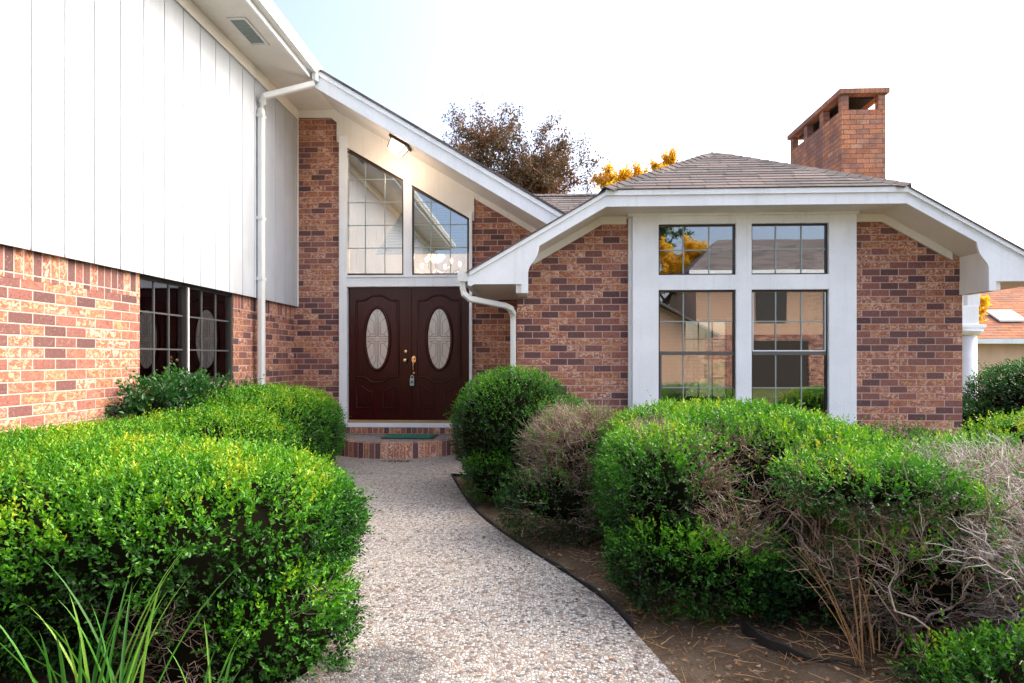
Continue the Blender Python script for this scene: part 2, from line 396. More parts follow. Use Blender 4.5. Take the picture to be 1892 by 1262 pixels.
# casing
DT = atY(750, 530, YE)[2]; DB = .425; TB = atY(750, 509, YE)[2]
cxl, cxr = pl(645,0,YE)[0], pl(865,0,YE)[0]
m = MB(); m.box(CA0, cxl-.02, YE-.05, YE+.10, .32, pl(0,263,YE)[1]-.0); m.box(cxr+.02, CA1, YE-.05, YE+.10, .32, pl(0,402,YE)[1])
m.box(cxl-.0198, cxr+.0198, YE-.042, YE+.10, DT, TB-.035)
m.box(cxl-.0198, cxr+.0198, YE-.058, YE+.10, TB-.034, TB)
m.box(CA0-.0, CA1+.0, YE-.0505, YE+.02, .319, .365) if False else None
m.box(cxl-.0198, cxr+.0198, YE-.048, YE+.05, .32, .385)
mlx0, mlx1 = pl(746,0,YE)[0], pl(762,0,YE)[0]
m.prism([(mlx0, TB+.001), (mlx1, TB+.001), (mlx1, pl(762,345,YE)[1]+.03), (mlx0, pl(746,335,YE)[1]+.03)], YE-.035, YE+.09)
m.build('entry_casing', M['trim'], house, bevel=.004)
m = MB(); m.box(cxl-.019, cxr+.019, YE-.03, YE+.14, .386, DB-.002); m.build('threshold', M['wood'], house, bevel=.003)
# transom windows: frame > pane, muntin
def window_poly(poly, gx, gy, Y, mat, fm, fw=.022, mm=None, gm=None, mw=.007, name='window'):
    """poly in (x,z), ccw"""
    m = MB(); n = len(poly); c = (sum(p[0] for p in poly)/n, sum(p[1] for p in poly)/n)
    for i in range(n):
        a, b = Vector(poly[i]), Vector(poly[(i+1)%n]); d = (b-a).normalized(); nn = Vector((-d.y, d.x))
        if nn.dot(Vector(c)-a) < 0: nn = -nn
        q = [a, b, b+nn*fw, a+nn*fw]; m.prism([tuple(p) for p in q], Y-.012-.0007*i, Y+.035+.0007*i)
    fr = m.build(name, fm, house)
    g = MB(); g.prism(poly, Y+.010, Y+.014); g.build('pane', gm or M['tglass'], fr)
    mt = MB()
    def clip(k, val):
        xs = []
        for i in range(n):
            a, b = poly[i], poly[(i+1)%n]
            if (a[k]-val)*(b[k]-val) < 0: s = (val-a[k])/(b[k]-a[k]); xs.append(a[1-k]+(b[1-k]-a[1-k])*s)
        return (min(xs), max(xs)) if len(xs) > 1 else None
    for x in gx:
        s = clip(0, x)
        if s: mt.box(x-mw, x+mw, Y+.0, Y+.0095, s[0], s[1])
    for z in gy:
        s = clip(1, z)
        if s: mt.box(s[0], s[1], Y+.002, Y+.009, z-mw, z+mw)
    if gx or gy: mt.build('muntin', mm or M['muntin'], fr)
    return fr
p1 = [pl(*p, YE) for p in ((640,508),(746,508),(746,336),(640,277))]; p2 = [pl(*p, YE) for p in ((762,508),(866,508),(866,404),(762,346))]
hz = [pl(0,k,YE)[1] for k in (299,341,382,423,464)]
window_poly(p1, [pl(k,0,YE)[0] for k in (675,711)], hz, YE+.0, M['trim'], M['bronze'])
window_poly(p2, [pl(k,0,YE)[0] for k in (796,832)], hz, YE+.0, M['trim'], M['bronze'])
# ---- doors
tw = NT('mahogany_wood'); p_ = tw.pos(); mp = tw.n('Mapping'); mp.inputs['Scale'].default_value = (14, 14, 1.2); tw.l(p_, mp.inputs[0])
g_ = tw.noise(mp.outputs[0], 6, 6, .6, .4); tw.base(tw.mix(g_, (.012,.003,.003), (.070,.009,.007)), .24, spec=.24); tw.bump(g_, .12, .003)
tl = NT('leaded_glass'); nn_ = tl.noise(tl.pos(), 60, 2)
tl.base(tl.mix(nn_, (.40,.35,.30), (.62,.60,.57)), .12, spec=1.0); tl.bump(nn_, .25, .004)
tc = simple('lead_came', (.16,.13,.10), .4, .6)
def curve(pts, n=10):
    out = []
    for i in range(len(pts)-1):
        p0 = pts[max(i-1,0)]; p1 = pts[i]; p2 = pts[i+1]; p3 = pts[min(i+2,len(pts)-1)]
        for k in range(n):
            t = k/n; out.append(tuple(.5*((2*p1[j])+(-p0[j]+p2[j])*t+(2*p0[j]-5*p1[j]+4*p2[j]-p3[j])*t*t+(-p0[j]+3*p1[j]-3*p2[j]+p3[j])*t**3) for j in range(len(p1))))
    return out + [tuple(pts[-1])]
def door(x0, x1, left):
    Y = YE+.03; w = x1-x0; xc = (x0+x1)/2 - (.0 if left else .0); hgt = DT-DB
    pc = xc - .02 if left else xc - .0
    hw = .325; zc = pl(0,627,YE)[1]; a, b = .183, .468
    d = MB(); d.box(x0+.002, x1-.002, Y, Y+.045, DB, DT-.004)
    dr = d.build('door', tw.m, house, bevel=.003, label=('left' if left else 'right')+' leaf of the dark red mahogany double door')
    zt_, zs = pl(0,549,YE)[1], pl(0,558,YE)[1]; zb, zbm = pl(0,696,YE)[1], pl(0,705,YE)[1]
    top = curve([(pc-hw, zs), (pc-hw*.62, zs+.004), (pc-hw*.3, zt_-.01), (pc, zt_), (pc+hw*.3, zt_-.01), (pc+hw*.62, zs+.004), (pc+hw, zs)], 6)
    bot = curve([(pc+hw, zb), (pc+hw*.62, zb-.003), (pc+hw*.3, zbm+.008), (pc, zbm), (pc-hw*.3, zbm+.008), (pc-hw*.62, zb-.003), (pc-hw, zb)], 6)
    loop = top + bot
    mo = MB(); mo.tube([(p[0], Y-.002, p[1]) for p in loop], .016, 8, closed=True, up=(0,1,0))
    inner = [((p[0]-pc)*.90+pc, (p[1]-(zs+zb)/2)*.955+(zs+zb)/2) for p in loop]
    mo.prism(inner, Y-.012, Y+.001)
    # lower rail curve and two small raised panels
    lo = curve([(pc-hw, zb-.05), (pc-hw*.62, zb-.055), (pc-hw*.3, zbm-.035), (pc, zbm-.05), (pc+hw*.3, zbm-.035), (pc+hw*.62, zb-.055), (pc+hw, zb-.05)], 6)
    zl = pl(0,751,YE)[1]; z1, z2 = pl(0,712,YE)[1], pl(0,722,YE)[1]
    for s in (-1, 1):
        q = [(pc+s*hw, zl), (pc+s*.085, zl), (pc+s*.085, z2), (pc+s*.15, z2+.008), (pc+s*.25, z1), (pc+s*hw, z1)]
        mo.tube([(p[0], Y-.002, p[1]) for p in q], .012, 8, closed=True, up=(0,1,0))
        cx = sum(p[0] for p in q)/6; cz = sum(p[1] for p in q)/6
        mo.prism([((p[0]-cx)*.72+cx, (p[1]-cz)*.72+cz) for p in q], Y-.014, Y+.001)
    mo.build('panel_moulding', tw.m, dr, bevel=.0)
    el = lambda k, n=48: [(pc+a*k*math.cos(2*math.pi*i/n), zc+b*(1-(1-k)*a/b)*math.sin(2*math.pi*i/n)) for i in range(n)]
    r_ = MB(); r_.tube([(p[0], Y-.018, p[1]) for p in el(1.06)], .024, 10, closed=True, up=(0,1,0)); r_.build('oval_frame', tw.m, dr)
    g = MB(); g.prism(el(1.0), Y-.016, Y-.013); gl = g.build('oval_glass', tl.m, dr)
    c_ = MB(); yy = Y-.018
    def seg(*pts):
        c_.tube([(pc+p[0], yy, zc+p[1]) for p in pts], .0032, 5, up=(0,1,0))
    for s in (-1, 1):
        for q in (-1, 1):
            seg((s*.022, q*.035), (s*.022, q*.33), (s*.06, q*.40)); seg((s*.05, q*.07), (s*.05, q*.25), (s*.13, q*.33))
            seg((s*.022, q*.035), (s*.17, q*.035)); seg((s*.05, q*.07), (s*.10, q*.07), (s*.165, q*.17)); seg((s*.10,q*.07),(s*.14,q*.03))
        seg((0, s*.035), (0, s*.46)); seg((s*.03,0),(s*.18,0))
    c_.build('came', tc, gl)
    hx = x1-.055 if left else x0+.055
    hy = Y
    if left:
        k = MB(); k.lathe([(.030,.0),(.030,.012),(.022,.02),(.012,.022)], (hx, hy, pl(0,650,YE)[1]), 20, 'Y'); k.build('deadbolt', M['brass'], dr)
        k = MB(); k.lathe([(.036,0),(.036,.008),(.016,.014),(.014,.035),(.030,.045),(.034,.06),(.026,.075),(.005,.08)], (hx, hy, pl(0,666,YE)[1]), 20, 'Y'); k.build('door_knob', M['brass'], dr)
        k = MB(); k.box(x1-.012, x1+.034, Y-.016, Y-.0005, DB+.002, DT-.006); k.build('astragal', tw.m, dr, bevel=.004)
    else:
        z0 = pl(0,664,YE)[1]; hx = pl(764,0,YE)[0]
        k = MB(); k.prism([(hx+.032*math.cos(t_)*1.0, z0+.055*math.sin(t_)) for t_ in [i*math.pi/10 for i in range(20)]], hy-.012, hy); 
        k.tube(curve([(hx, hy-.01, z0-.03), (hx, hy-.05, z0-.045), (hx, hy-.06, z0-.10), (hx, hy-.05, z0-.17), (hx, hy-.005, z0-.20)], 5), .009, 8, up=(1,0,0))
        k.lathe([(.02,0),(.02,.01),(.01,.014)], (hx, hy, z0-.205), 14, 'Y'); k.lathe([(.012,.012),(.012,.04),(.02,.045),(.015,.06)], (hx, hy, z0+.01), 14, 'Y')
        k.build('handle_set', M['brass'], dr)
    return dr
dmid = pl(755.5,0,YE)[0]
door(cxl-.018, dmid, True); door(dmid+.035*0, cxr+.018, False)
hx = pl(762,0,YE)[0]
lb = empty('key_lockbox', (hx, YE-.03, pl(0,704,YE)[1]), 'small pale grey key lockbox hanging from the brass front door handle', 'lockbox')
m = MB(); m.box(hx-.032, hx+.032, YE-.04, YE-.008, pl(0,711,YE)[1], pl(0,698,YE)[1]); m.build('body', M['lock'], lb, bevel=.006)
m = MB(); zz = pl(0,698,YE)[1]; m.tube([(hx-.018, YE-.024, zz-.005), (hx-.018, YE-.024, zz+.03), (hx-.01, YE-.024, zz+.045), (hx+.01, YE-.024, zz+.045), (hx+.018, YE-.024, zz+.03), (hx+.018, YE-.024, zz-.005)], .005, 8, up=(0,1,0)); m.build('shackle', M['gutter'], lb)
m = MB(); m.box(hx-.02, hx+.02, YE-.043, YE-.0405, zz-.075, zz-.03); m.build('dial', M['alu'], lb)
# ---- left wall window
def sidewin():
    X = XL-.05; z0, z1 = WS, SB+.02
    m = MB(); fw = .035
    ymid = atX(348, 600, XL)[1]
    m.box(X-.03, X+.03, wy0, wy0+fw, z0, z1); m.box(X-.03, X+.03, wy1-fw, wy1, z0, z1)
    m.box(X-.03, X+.03, wy0+fw, wy1-fw, z0, z0+.04); m.box(X-.03, X+.03, wy0+fw, wy1-fw, z1-.05, z1)
    m.box(X-.03, X+.045, ymid-.035, ymid+.035, z0+.04, z1-.05)
    fr = m.build('window', M['bronze'], house, label='dark framed sliding window under the white siding')
    m = MB(); m.box(X+.0455, X+.055, ymid-.012, ymid+.012, z0+.04, z1-.05); m.build('stile', M['gutter'], fr); m = MB(); m.box(X+.0302, X+.04, wy1-.022, wy1, z0, z1); m.build('stile', M['alu'], fr)
    g = MB(); g.box(X-.002, X+.002, wy0+fw, ymid-.035, z0+.04, z1-.05); g.box(X-.002, X+.002, ymid+.035, wy1-fw, z0+.04, z1-.05); g.build('pane', M['sglass'], fr)
    mt = MB()
    for a, b in ((wy0+fw, ymid-.035), (ymid+.035, wy1-fw)):
        for k in (1, 2):
            yy = a+(b-a)*k/3; mt.box(X+.003, X+.012, yy-.008, yy+.008, z0+.04, z1-.05)
            zz = z0+(z1-z0)*k/3; mt.box(X+.004, X+.011, a, b, zz-.008, zz+.008)
    mt.build('muntin', M['alu'], fr)
sidewin()
m = MB(); m.box(XL-.02, XL+.03, wy0-.0, wy1+.0, WS-.085, WS-.002); m.build('window_sill', M['soldier'], house)
# ---- downspouts
def spout(pts, w=.048, d=.036, **k):
    m = MB(); m.tube(pts, w, 12, sq=.45, ry=d, **k); 
    return m.build('downspout', M['gutter'], house)
dy = atX(483, 500, XS+.05)[1]; xd = XS+.05
tp = atX(483, 190, xd)
spout([(EX+.08, YR-.05, 5.25), (EX+.08, YR-.05, 5.14), (EX+.06, YR-.045, 5.10), (xd+.05, dy-.03, 4.80+.02), (xd+.01, dy, 4.75), (xd, dy, 4.65), (xd, dy, 2.5), (xd, dy, .1)], .05, .04)
for zz in (4.55, 3.2, 2.4):
    m = MB(); m.box(XS+.006, xd+.043, dy-.056, dy+.056, zz, zz+.04); m.build('spout_strap', M['gutter'], house)

# ---- right wing
WR = atY(1778, 600, YW)[0]; YF = 7.45; WC = 2.489
sof = lambda X: wingz(X)-.19
lx, rx = 1.133, 3.847
m = MB()
def wallpoly(x0, x1):
    xs = sorted({x0, x1, *[k for k in (.765, 4.213) if x0 < k < x1]})
    return [(x0,0), (x1,0)] + [(x, sof(x)+.0) for x in reversed(xs)]
m.prism(wallpoly(WL, lx+.02), YW, YW+.22); m.prism(wallpoly(rx-.02, WR), YW, YW+.22); m.box(lx+.02, rx-.02, YW, YW+.22, 0, .52)
m.box(WL, WL+.22, YW+.2205, YE+.02, 0, 2.9); m.box(WR-.22, WR, YW+.2205, 15, 0, 2.6)
m.build('wing_brick_wall', M['brick'], house)
# bay of white trim with four windows
YB = YW-.14
wx = [1.452, 2.397, 2.586, 3.517]; zu0, zu1, zl0, zl1 = 2.40, 3.03, .605, 2.215; zb0, zb1 = .43, 3.215
m = MB()
m.box(lx, wx[0], YB, YW+.02, zb0, zb1); m.box(wx[3], rx, YB, YW+.02, zb0, zb1); m.box(wx[1], wx[2], YB, YW+.02, zb0, zb1)
for a, b in ((wx[0], wx[1]), (wx[2], wx[3])):
    m.box(a, b, YB+.001, YW+.02, zu1, zb1); m.box(a, b, YB+.001, YW+.02, zl1, zu0); m.box(a, b, YB+.001, YW+.02, zb0, zl0)
m.build('window_surround', M['trim'], house, bevel=.003)
m = MB(); m.box(lx-.06, rx+.02, YB-.03, YW-.001, 3.13, 3.16+.0); m.box(lx-.05, rx+.01, YB-.018, YW-.001, 3.155+.006, 3.21)
m.box(lx-.04, lx-.001, YW-.05, YW-.001, zb0, 3.129); m.build('cornice', M['trim'], house, bevel=.003)
m = MB(); m.box(2.55, 3.60, YB-.02, YB-.0005, .535, .555); m.build('sill_lip', M['trim'], house)
YG = YB+.055
for k, (a, b) in enumerate(((wx[0], wx[1]), (wx[2], wx[3]))):
    g = [a+(b-a)/3, a+2*(b-a)/3]
    window_poly([(a,zu0),(b,zu0),(b,zu1),(a,zu1)], g, [(zu0+zu1)/2], YG, None, M['bronze'], .02, gm=M['glass'])
    fr = window_poly([(a,zl0),(b,zl0),(b,zl1),(a,zl1)], g, [zl0+.40, 1.437+.39], YG, None, M['bronze'], .022, gm=M['glass'])
    s = MB(); s.box(a+.023, b-.023, YG-.02, YG+.02, 1.41, 1.455)
    if k == 0: s.box(a+.023, a+.045, YG-.012, YG+.02, zl0+.025, 1.409)
    s.build('meeting_rail', M['alu'], fr)
    if k:
        s = MB(); s.box(a+.023, b-.023, YG-.016, YG-.001, 1.456, 1.47); s.box(a+.023, a+.032, YG-.016, YG-.001, 1.4705, zl1-.03); s.box(b-.032, b-.023, YG-.016, YG-.001, 1.4705, zl1-.03); s.build('sash_stop', M['trim'], fr)
# wing frieze boards on the wall
m = MB(); yf0, yf1 = YW-.035, YW-.001; fh = .10
def fr_(x0, x1, e0=None):
    m.hexa([(x0,yf0,sof(x0)-fh),(x1,yf0,sof(x1)-fh),(x1,yf1,sof(x1)-fh),(x0,yf1,sof(x0)-fh),(x0,yf0,sof(x0)-.002),(x1,yf0,sof(x1)-.002),(x1,yf1,sof(x1)-.002),(x0,yf1,sof(x0)-.002)])
fr_(-.1, .765); fr_(.765, lx-.062); m.build('wing_frieze_board', M['frieze'], house)
m = MB(); fr_(rx+.022, 4.213); fr_(4.213, 5.05); m.build('wing_frieze_board', M['frieze'], house)
# rakes: drip board + fascia following the clipped gable, soffit behind
seq = [(-.85, None), (.765, None), (4.213, None), (5.828, None)]
xs = [-.85, .765, 4.213, 5.828]
def band(d0, d1, y0, y1, nm, mat, e=0):
    m = MB(); xx = [xs[0]-e, xs[1], xs[2], xs[3]+e]; zz = [2.415-e*.579, 3.349, 3.349, 2.415-e*.579]
    for i in range(3):
        a, b = xx[i], xx[i+1]; za, zb = zz[i], zz[i+1]
        m.hexa([(a,y0,za-d1),(b,y0,zb-d1),(b,y1,zb-d1),(a,y1,za-d1),(a,y0,za-d0),(b,y0,zb-d0),(b,y1,zb-d0),(a,y1,za-d0)])
    return m.build(nm, mat, house, bevel=.0)
band(.0, .062, YF-.025, YF+.02, 'wing_drip_board', M['trim'])
band(.0625, .19, YF, YF+.028, 'wing_fascia', M['trim'])
m = MB()
for a, b in ((-.80, .765), (.765, 4.213), (4.213, 5.78)):
    m.hexa([(a,YF+.0285,sof(a)),(b,YF+.0285,sof(b)),(b,YW+.1,sof(b)),(a,YW+.1,sof(a)),(a,YF+.0285,sof(a)+.02),(b,YF+.0285,sof(b)+.02),(b,YW+.1,sof(b)+.02),(a,YW+.1,sof(a)+.02)])
m.build('wing_soffit', M['soffit'], house)
# tail boards (curved corbels) left and right
def tail(sg):
    mx = (lambda x: x) if sg < 0 else (lambda x: 2*WC-x)
    zb = 2.253; zft = 2.145
    c = [(-.155, zft), (-.155, 2.40)] + curve([(-.155, 2.40), (-.135, 2.46), (-.09, 2.52), (-.045, 2.60), (-.02, 2.70), (-.018, 2.73)], 4)[1:]
    poly = [(-.85, zb), (-.24, zb), (-.24, zft)] + c + [(-.85, 2.415-.1895)]
    poly = [(-.85, zb), (-.235, zb), (-.235, zft)] + c + [(-.6, sof(-.6)+.02), (-.85, 2.30)]
    m = MB(); m.prism([(mx(x), z) for x, z in poly], YF+.001, YF+.0275); m.build('rake_tail_board', M['trim'], house)
    x0, x1 = sorted((mx(-.85), mx(-.30)))
    m = MB(); m.box(x0, x1, YF+.0285, YE if sg < 0 else 15, 2.256, 2.276); m.build('return_soffit', M['soffit'], house)
    x0, x1 = sorted((mx(-.30), mx(-.17)))
    m = MB(); m.box(x0, x1, YF+.0285, YW-.002, 2.15, 2.32); 
    a, b = sorted((mx(-.19), mx(-.175)))
    m.hexa([(a,YF+.0285,2.321),(b,YF+.0285,2.321),(b,YW-.002,2.321),(a,YW-.002,2.321),(a,YF+.0285,2.62),(b,YF+.0285,2.62),(b,YW-.002,2.62),(a,YW-.002,2.62)])
    m.build('return_box', M['frieze'], house)
    x0, x1 = sorted((mx(-.875), mx(-.8505)))
    m = MB(); m.box(x0, x1, YF+.0, YE-.07 if sg < 0 else 15, 2.24, 2.40); m.build('eave_board', M['trim'], house)
tail(-1); tail(1)
gutter(-.8755, 2.285, YF-.02, YE-.075, -1)
# downspout of the wing
xw = WL-.05
a = atY(862, 522, YF+.05); 
spout([(-.94, YF+.06, 2.30), (-.94, YF+.06, 2.20), (-.925, YF+.065, 2.14), (-.87, YF+.10, 2.09), (-.45, YW-.24, 2.02), (-.385, YW-.17, 1.99), (xw+.005, YW-.10, 1.93), (xw+.005, YW-.07, 1.85), (xw+.005, YW-.07, .05)], .040, .036)
# wing roof
AY = 9.27; RZ = 2.415+.579*(WC+.85); e = .03
P0, P1 = (.745, YF-.04, 3.352), (4.233, YF-.04, 3.352)
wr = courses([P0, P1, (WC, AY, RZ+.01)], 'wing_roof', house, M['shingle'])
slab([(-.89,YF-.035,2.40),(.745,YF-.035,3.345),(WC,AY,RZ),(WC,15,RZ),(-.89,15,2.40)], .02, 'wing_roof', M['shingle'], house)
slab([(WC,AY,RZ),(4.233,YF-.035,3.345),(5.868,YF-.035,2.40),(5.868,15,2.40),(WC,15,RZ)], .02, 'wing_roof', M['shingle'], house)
def caps(a, b, parent):
    m = MB(); a = Vector(a); b = Vector(b); n = int((b-a).length/.14); d = (b-a).normalized(); s = d.cross(Vector((0,0,1))).normalized(); up = s.cross(d)
    for i in range(n+1):
        p = a+d*(i*.14); q = p+d*.30; h0, h1 = .040, .022
        for k in (-1, 1):
            m.face([p+up*h0, p+s*k*.11+up*(h0-.062), q+s*k*.11+up*(h1-.062), q+up*h1]); m.face([p+up*h0, p+up*(h0-.012), p+s*k*.11+up*(h0-.074), p+s*k*.11+up*(h0-.062)])
            m.face([p+s*k*.11+up*(h0-.062), p+s*k*.11+up*(h0-.08), q+s*k*.11+up*(h1-.08), q+s*k*.11+up*(h1-.062)])
    m.build('hip_cap', M['shingle'], parent)
lerp = lambda a, b, t: tuple(x+(y-x)*t for x, y in zip(a, b))
for s0 in ((.75,YF-.03,3.35), (4.23,YF-.03,3.35)): caps(s0, lerp(s0, (WC,AY,RZ), .90), wr)
caps((WC,AY+.02,RZ-.005), (WC,14.6,RZ-.005), wr)
# rear main roof facing the camera
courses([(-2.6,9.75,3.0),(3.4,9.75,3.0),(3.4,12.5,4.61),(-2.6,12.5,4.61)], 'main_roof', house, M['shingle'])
caps((-2.6,12.5,4.60), (3.4,12.5,4.60), house)
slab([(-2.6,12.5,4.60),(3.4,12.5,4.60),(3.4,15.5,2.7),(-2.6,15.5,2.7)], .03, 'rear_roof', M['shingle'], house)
# ---- chimney
cx0, cx1, cy0, cy1 = 5.268, 6.02, 11.28, 13.55; ct = 5.735; cp = 6.0
m = MB(); m.box(cx0, cx1, cy0, cy0+.12, 0, ct); m.box(cx0, cx1, cy1-.12, cy1, 0, ct); m.box(cx0, cx0+.12, cy0+.1205, cy1-.1205, 0, ct); m.box(cx1-.12, cx1, cy0+.1205, cy1-.1205, 0, ct)
for y in [cy0, cy0+.72, cy0+1.43, cy1-.12]:
    w = .12 if y in (cy0, cy1-.12) else .16
    for x in (cx0, cx1-.12): m.box(x, x+.12, y, y+w, ct+.001, cp)
ch = m.build('chimney', M['chim'], house)
m = MB(); m.box(cx0+.1, cx1-.1, cy0+.1, cy1-.1, ct-.3, ct-.25); m.build('flue_bed', M['dark'], ch)
m = MB(); m.box(cx0+.13, cx1-.13, cy0+.13, cy1-.13, cp-.03, cp-.001); m.box(cx0+.2, cx1-.35, cy0+.8, cy1-.8, ct-.2, cp-.031); m.build('flue_shade', M['dark'], ch)  # dark plate and box paint the shade below the chimney cap
m = MB(); m.box(cx0-.05, cx1+.05, cy0-.05, cy1+.05, cp+.001, cp+.09); m.build('chimney_cap', brick('cap_brick', swap=True, chim=True, h=.0855*1.0, seed=8.0), ch, bevel=.006)
# ---- interior shells (seen through the glass)
m = MB()
fz = lambda X: roofz(X)-.12
m.prism([(-3.7,0),(.5,0),(.5,fz(.5)),(-3.7,fz(-3.7))], 12.3, 12.4); m.box(-3.75, -3.65, YE+.21, 12.29, 0, fz(-3.65)); m.box(.5, .6, YE+.21, 12.29, 0, 2.9); m.build('foyer_wall', M['wall'], house)
m = MB(); m.box(-3.64, .49, YE+.21, 12.29, .30, .40); m.build('foyer_floor', M['wood'], house)
m = MB(); wzx = (2.70, 3.50); wzz = (.62, 2.10); YBk = 12.0
m.box(.65, wzx[0], YBk, YBk+.1, 0, 3.1); m.box(wzx[1], 5.0, YBk, YBk+.1, 0, 3.1); m.box(wzx[0], wzx[1], YBk, YBk+.1, 0, wzz[0]); m.box(wzx[0], wzx[1], YBk, YBk+.1, wzz[1], 3.1)
m.box(.62, .649, YW+.3, YBk+.1, 0, 3.1); m.box(.65, 5, YW+.3, YBk+.1, 3.1, 3.14)
m.build('room_wall', M['wall'], house)
m = MB(); m.box(.65, 5.0, YW+.23, YBk, .2, .3); m.build('room_floor', M['wood'], house)
window_poly([(wzx[0],wzz[0]),(wzx[1],wzz[0]),(wzx[1],wzz[1]),(wzx[0],wzz[1])], [2.97, 3.23], [1.0, 1.36, 1.73], YBk+.03, None, M['bronze'], .03, mw=.012, gm=glass('rear_glass', .05, (.95,.95,.95)))
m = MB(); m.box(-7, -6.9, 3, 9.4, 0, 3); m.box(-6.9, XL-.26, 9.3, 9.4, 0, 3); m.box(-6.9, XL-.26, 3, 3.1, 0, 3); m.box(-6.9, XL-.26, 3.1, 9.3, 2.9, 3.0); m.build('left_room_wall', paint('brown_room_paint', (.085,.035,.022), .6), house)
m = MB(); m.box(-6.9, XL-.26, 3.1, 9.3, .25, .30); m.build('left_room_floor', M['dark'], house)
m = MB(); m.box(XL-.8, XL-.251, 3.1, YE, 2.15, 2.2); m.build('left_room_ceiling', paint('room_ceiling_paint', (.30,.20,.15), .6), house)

# ================================================================== porch things
# lantern under the sloped soffit
lp = atY(741, 262, 8.95); LZ = zt(lp[0]); LY = lp[1]
lamp = empty('porch_light', (lp[0], LY, LZ), 'square lit glass porch light in a dark metal frame under the sloped entry soffit', 'porch light')
ang = math.atan(.6)
def lampbox(m, w, d, z0, z1):
    mt = Matrix.Translation((lp[0], LY, LZ)) @ Matrix.Rotation(ang, 4, 'Y')
    c = [(-w,-d,z0),(w,-d,z0),(w,d,z0),(-w,d,z0),(-w,-d,z1),(w,-d,z1),(w,d,z1),(-w,d,z1)]
    m.hexa([mt @ Vector(p) for p in c])
m = MB(); lampbox(m, .155, .13, -.035, -.002); 
for sx in (-1, 1):
    for sy in (-1, 1):
        mt = Matrix.Translation((lp[0], LY, LZ)) @ Matrix.Rotation(ang, 4, 'Y')
        a = mt @ Vector((sx*.125, sy*.10, -.03)); b = mt @ Vector((sx*.10, sy*.08, -.18)); m.tube([a, b], .006, 6)
lampr = m.build('canopy', M['iron'], lamp, bevel=.004)
m = MB(); mt = Matrix.Translation((lp[0], LY, LZ)) @ Matrix.Rotation(ang, 4, 'Y')
t8 = [(-.118,-.093,-.036),(.118,-.093,-.036),(.118,.093,-.036),(-.118,.093,-.036)]; b8 = [(-.095,-.073,-.17),(.095,-.073,-.17),(.095,.073,-.17),(-.095,.073,-.17)]
m.hexa([mt @ Vector(p) for p in b8+t8]); m.build('glass_shade', M['lampglass'], lamp, bevel=.004)
m = MB(); m.tube([mt @ Vector(p) for p in [(-.1,-.078,-.175),(.1,-.078,-.175),(.1,.078,-.175),(-.1,.078,-.175)]], .006, 6, closed=True); m.build('bottom_ring', M['gutter'], lamp)
ll = bpy.data.lights.new('porch_light_lamp', 'POINT'); ll.energy = 5; ll.color = (1, .72, .5); ll.shadow_soft_size = .08
lo_ = bpy.data.objects.new('porch_light_lamp', ll); link(lo_, lamp); lo_.location = (0,0,0); lo_.matrix_parent_inverse = Matrix.Identity(4); lo_.location = mt.to_3x3() @ Vector((0,0,-.24))
# chandelier inside the foyer
c0 = atY(806, 486, 11.0)
chd = empty('chandelier', (c0[0], c0[1], c0[2]-.1), 'warm lit chandelier inside the foyer behind the entry windows', 'chandelier')
m = MB(); m.tube([(c0[0], c0[1], c0[2]+1.3), (c0[0], c0[1], c0[2]-.15)], .008, 6)
for k in range(6):
    a = k*math.pi/3+.3; r = .42
    m.tube(curve([(c0[0], c0[1], c0[2]-.12), (c0[0]+.5*r*math.cos(a), c0[1]+.5*r*math.sin(a), c0[2]-.2), (c0[0]+r*math.cos(a), c0[1]+r*math.sin(a), c0[2]-.08)], 5), .007, 6)
m.build('arm', M['brass'], chd)
for k in range(6):
    a = k*math.pi/3+.3; r = .42; b = MB(); b.lathe([(.010,-.05),(.022,-.03),(.030,0),(.022,.03),(.004,.04)], (c0[0]+r*math.cos(a), c0[1]+r*math.sin(a), c0[2]), 12); b.build('bulb', M['bulb'], chd)
# warm lamp seen in the left room
c1 = (-4.75, 8.75, 1.93)
lf = empty('ceiling_lamp', c1, 'amber glass lamp glowing in the dark room behind the side window', 'lamp')
m = MB(); m.lathe([(.02,.10),(.20,.06),(.22,.0),(.10,-.06),(.02,-.07)], c1, 20); m.build('shade', emit('amber_shade', (1,.42,.10), 1.2), lf)
m = MB(); m.tube([(c1[0], c1[1], 2.88), (c1[0], c1[1], c1[2]+.1)], .01, 6); m.build('stem', M['brass'], lf)

for par, loc, en in ((chd, (c0[0], c0[1], c0[2]+.15), 45), (lf, (c1[0], c1[1], c1[2]-.25), 6)):
    q_ = bpy.data.lights.new('lamp_glow', 'POINT'); q_.energy = en; q_.color = (1, .66, .42); q_.shadow_soft_size = .15
    qo = bpy.data.objects.new('lamp_glow', q_); qo.location = loc; link(qo, par)
# ================================================================== GROUND
def soilmat():
    t = NT('garden_soil'); p = t.pos(); n = t.noise(p, 3, 5, .6); f = t.noise(p, 70, 4, .65); v = t.n('TexVoronoi'); t.l(p, v.inputs['Vector']); v.inputs['Scale'].default_value = 55
    c = t.mix(f, (.035,.024,.016), (.17,.12,.08)); c = t.mix(t.math('MULTIPLY', t.step(n, .45, .65), .5), c, (.19,.145,.105))
    wz = t.sep(v.outputs['Color']); c = t.mix(t.step(wz[0], .965, .975), c, (.20,.16,.12))
    t.base(c, .95, spec=.1); t.bump(t.math('ADD', f, t.math('MULTIPLY', v.outputs['Distance'], .5)), .9, .02); return t.m
def grassground():
    t = NT('lawn'); p = t.pos(); n = t.noise(p, .25, 4); f = t.noise(p, 40, 3)
    t.base(t.mix(f, t.mix(n, (.035,.07,.015), (.09,.12,.03)), (.12,.12,.05)), .95, spec=.1); t.bump(f, .8, .03); return t.m
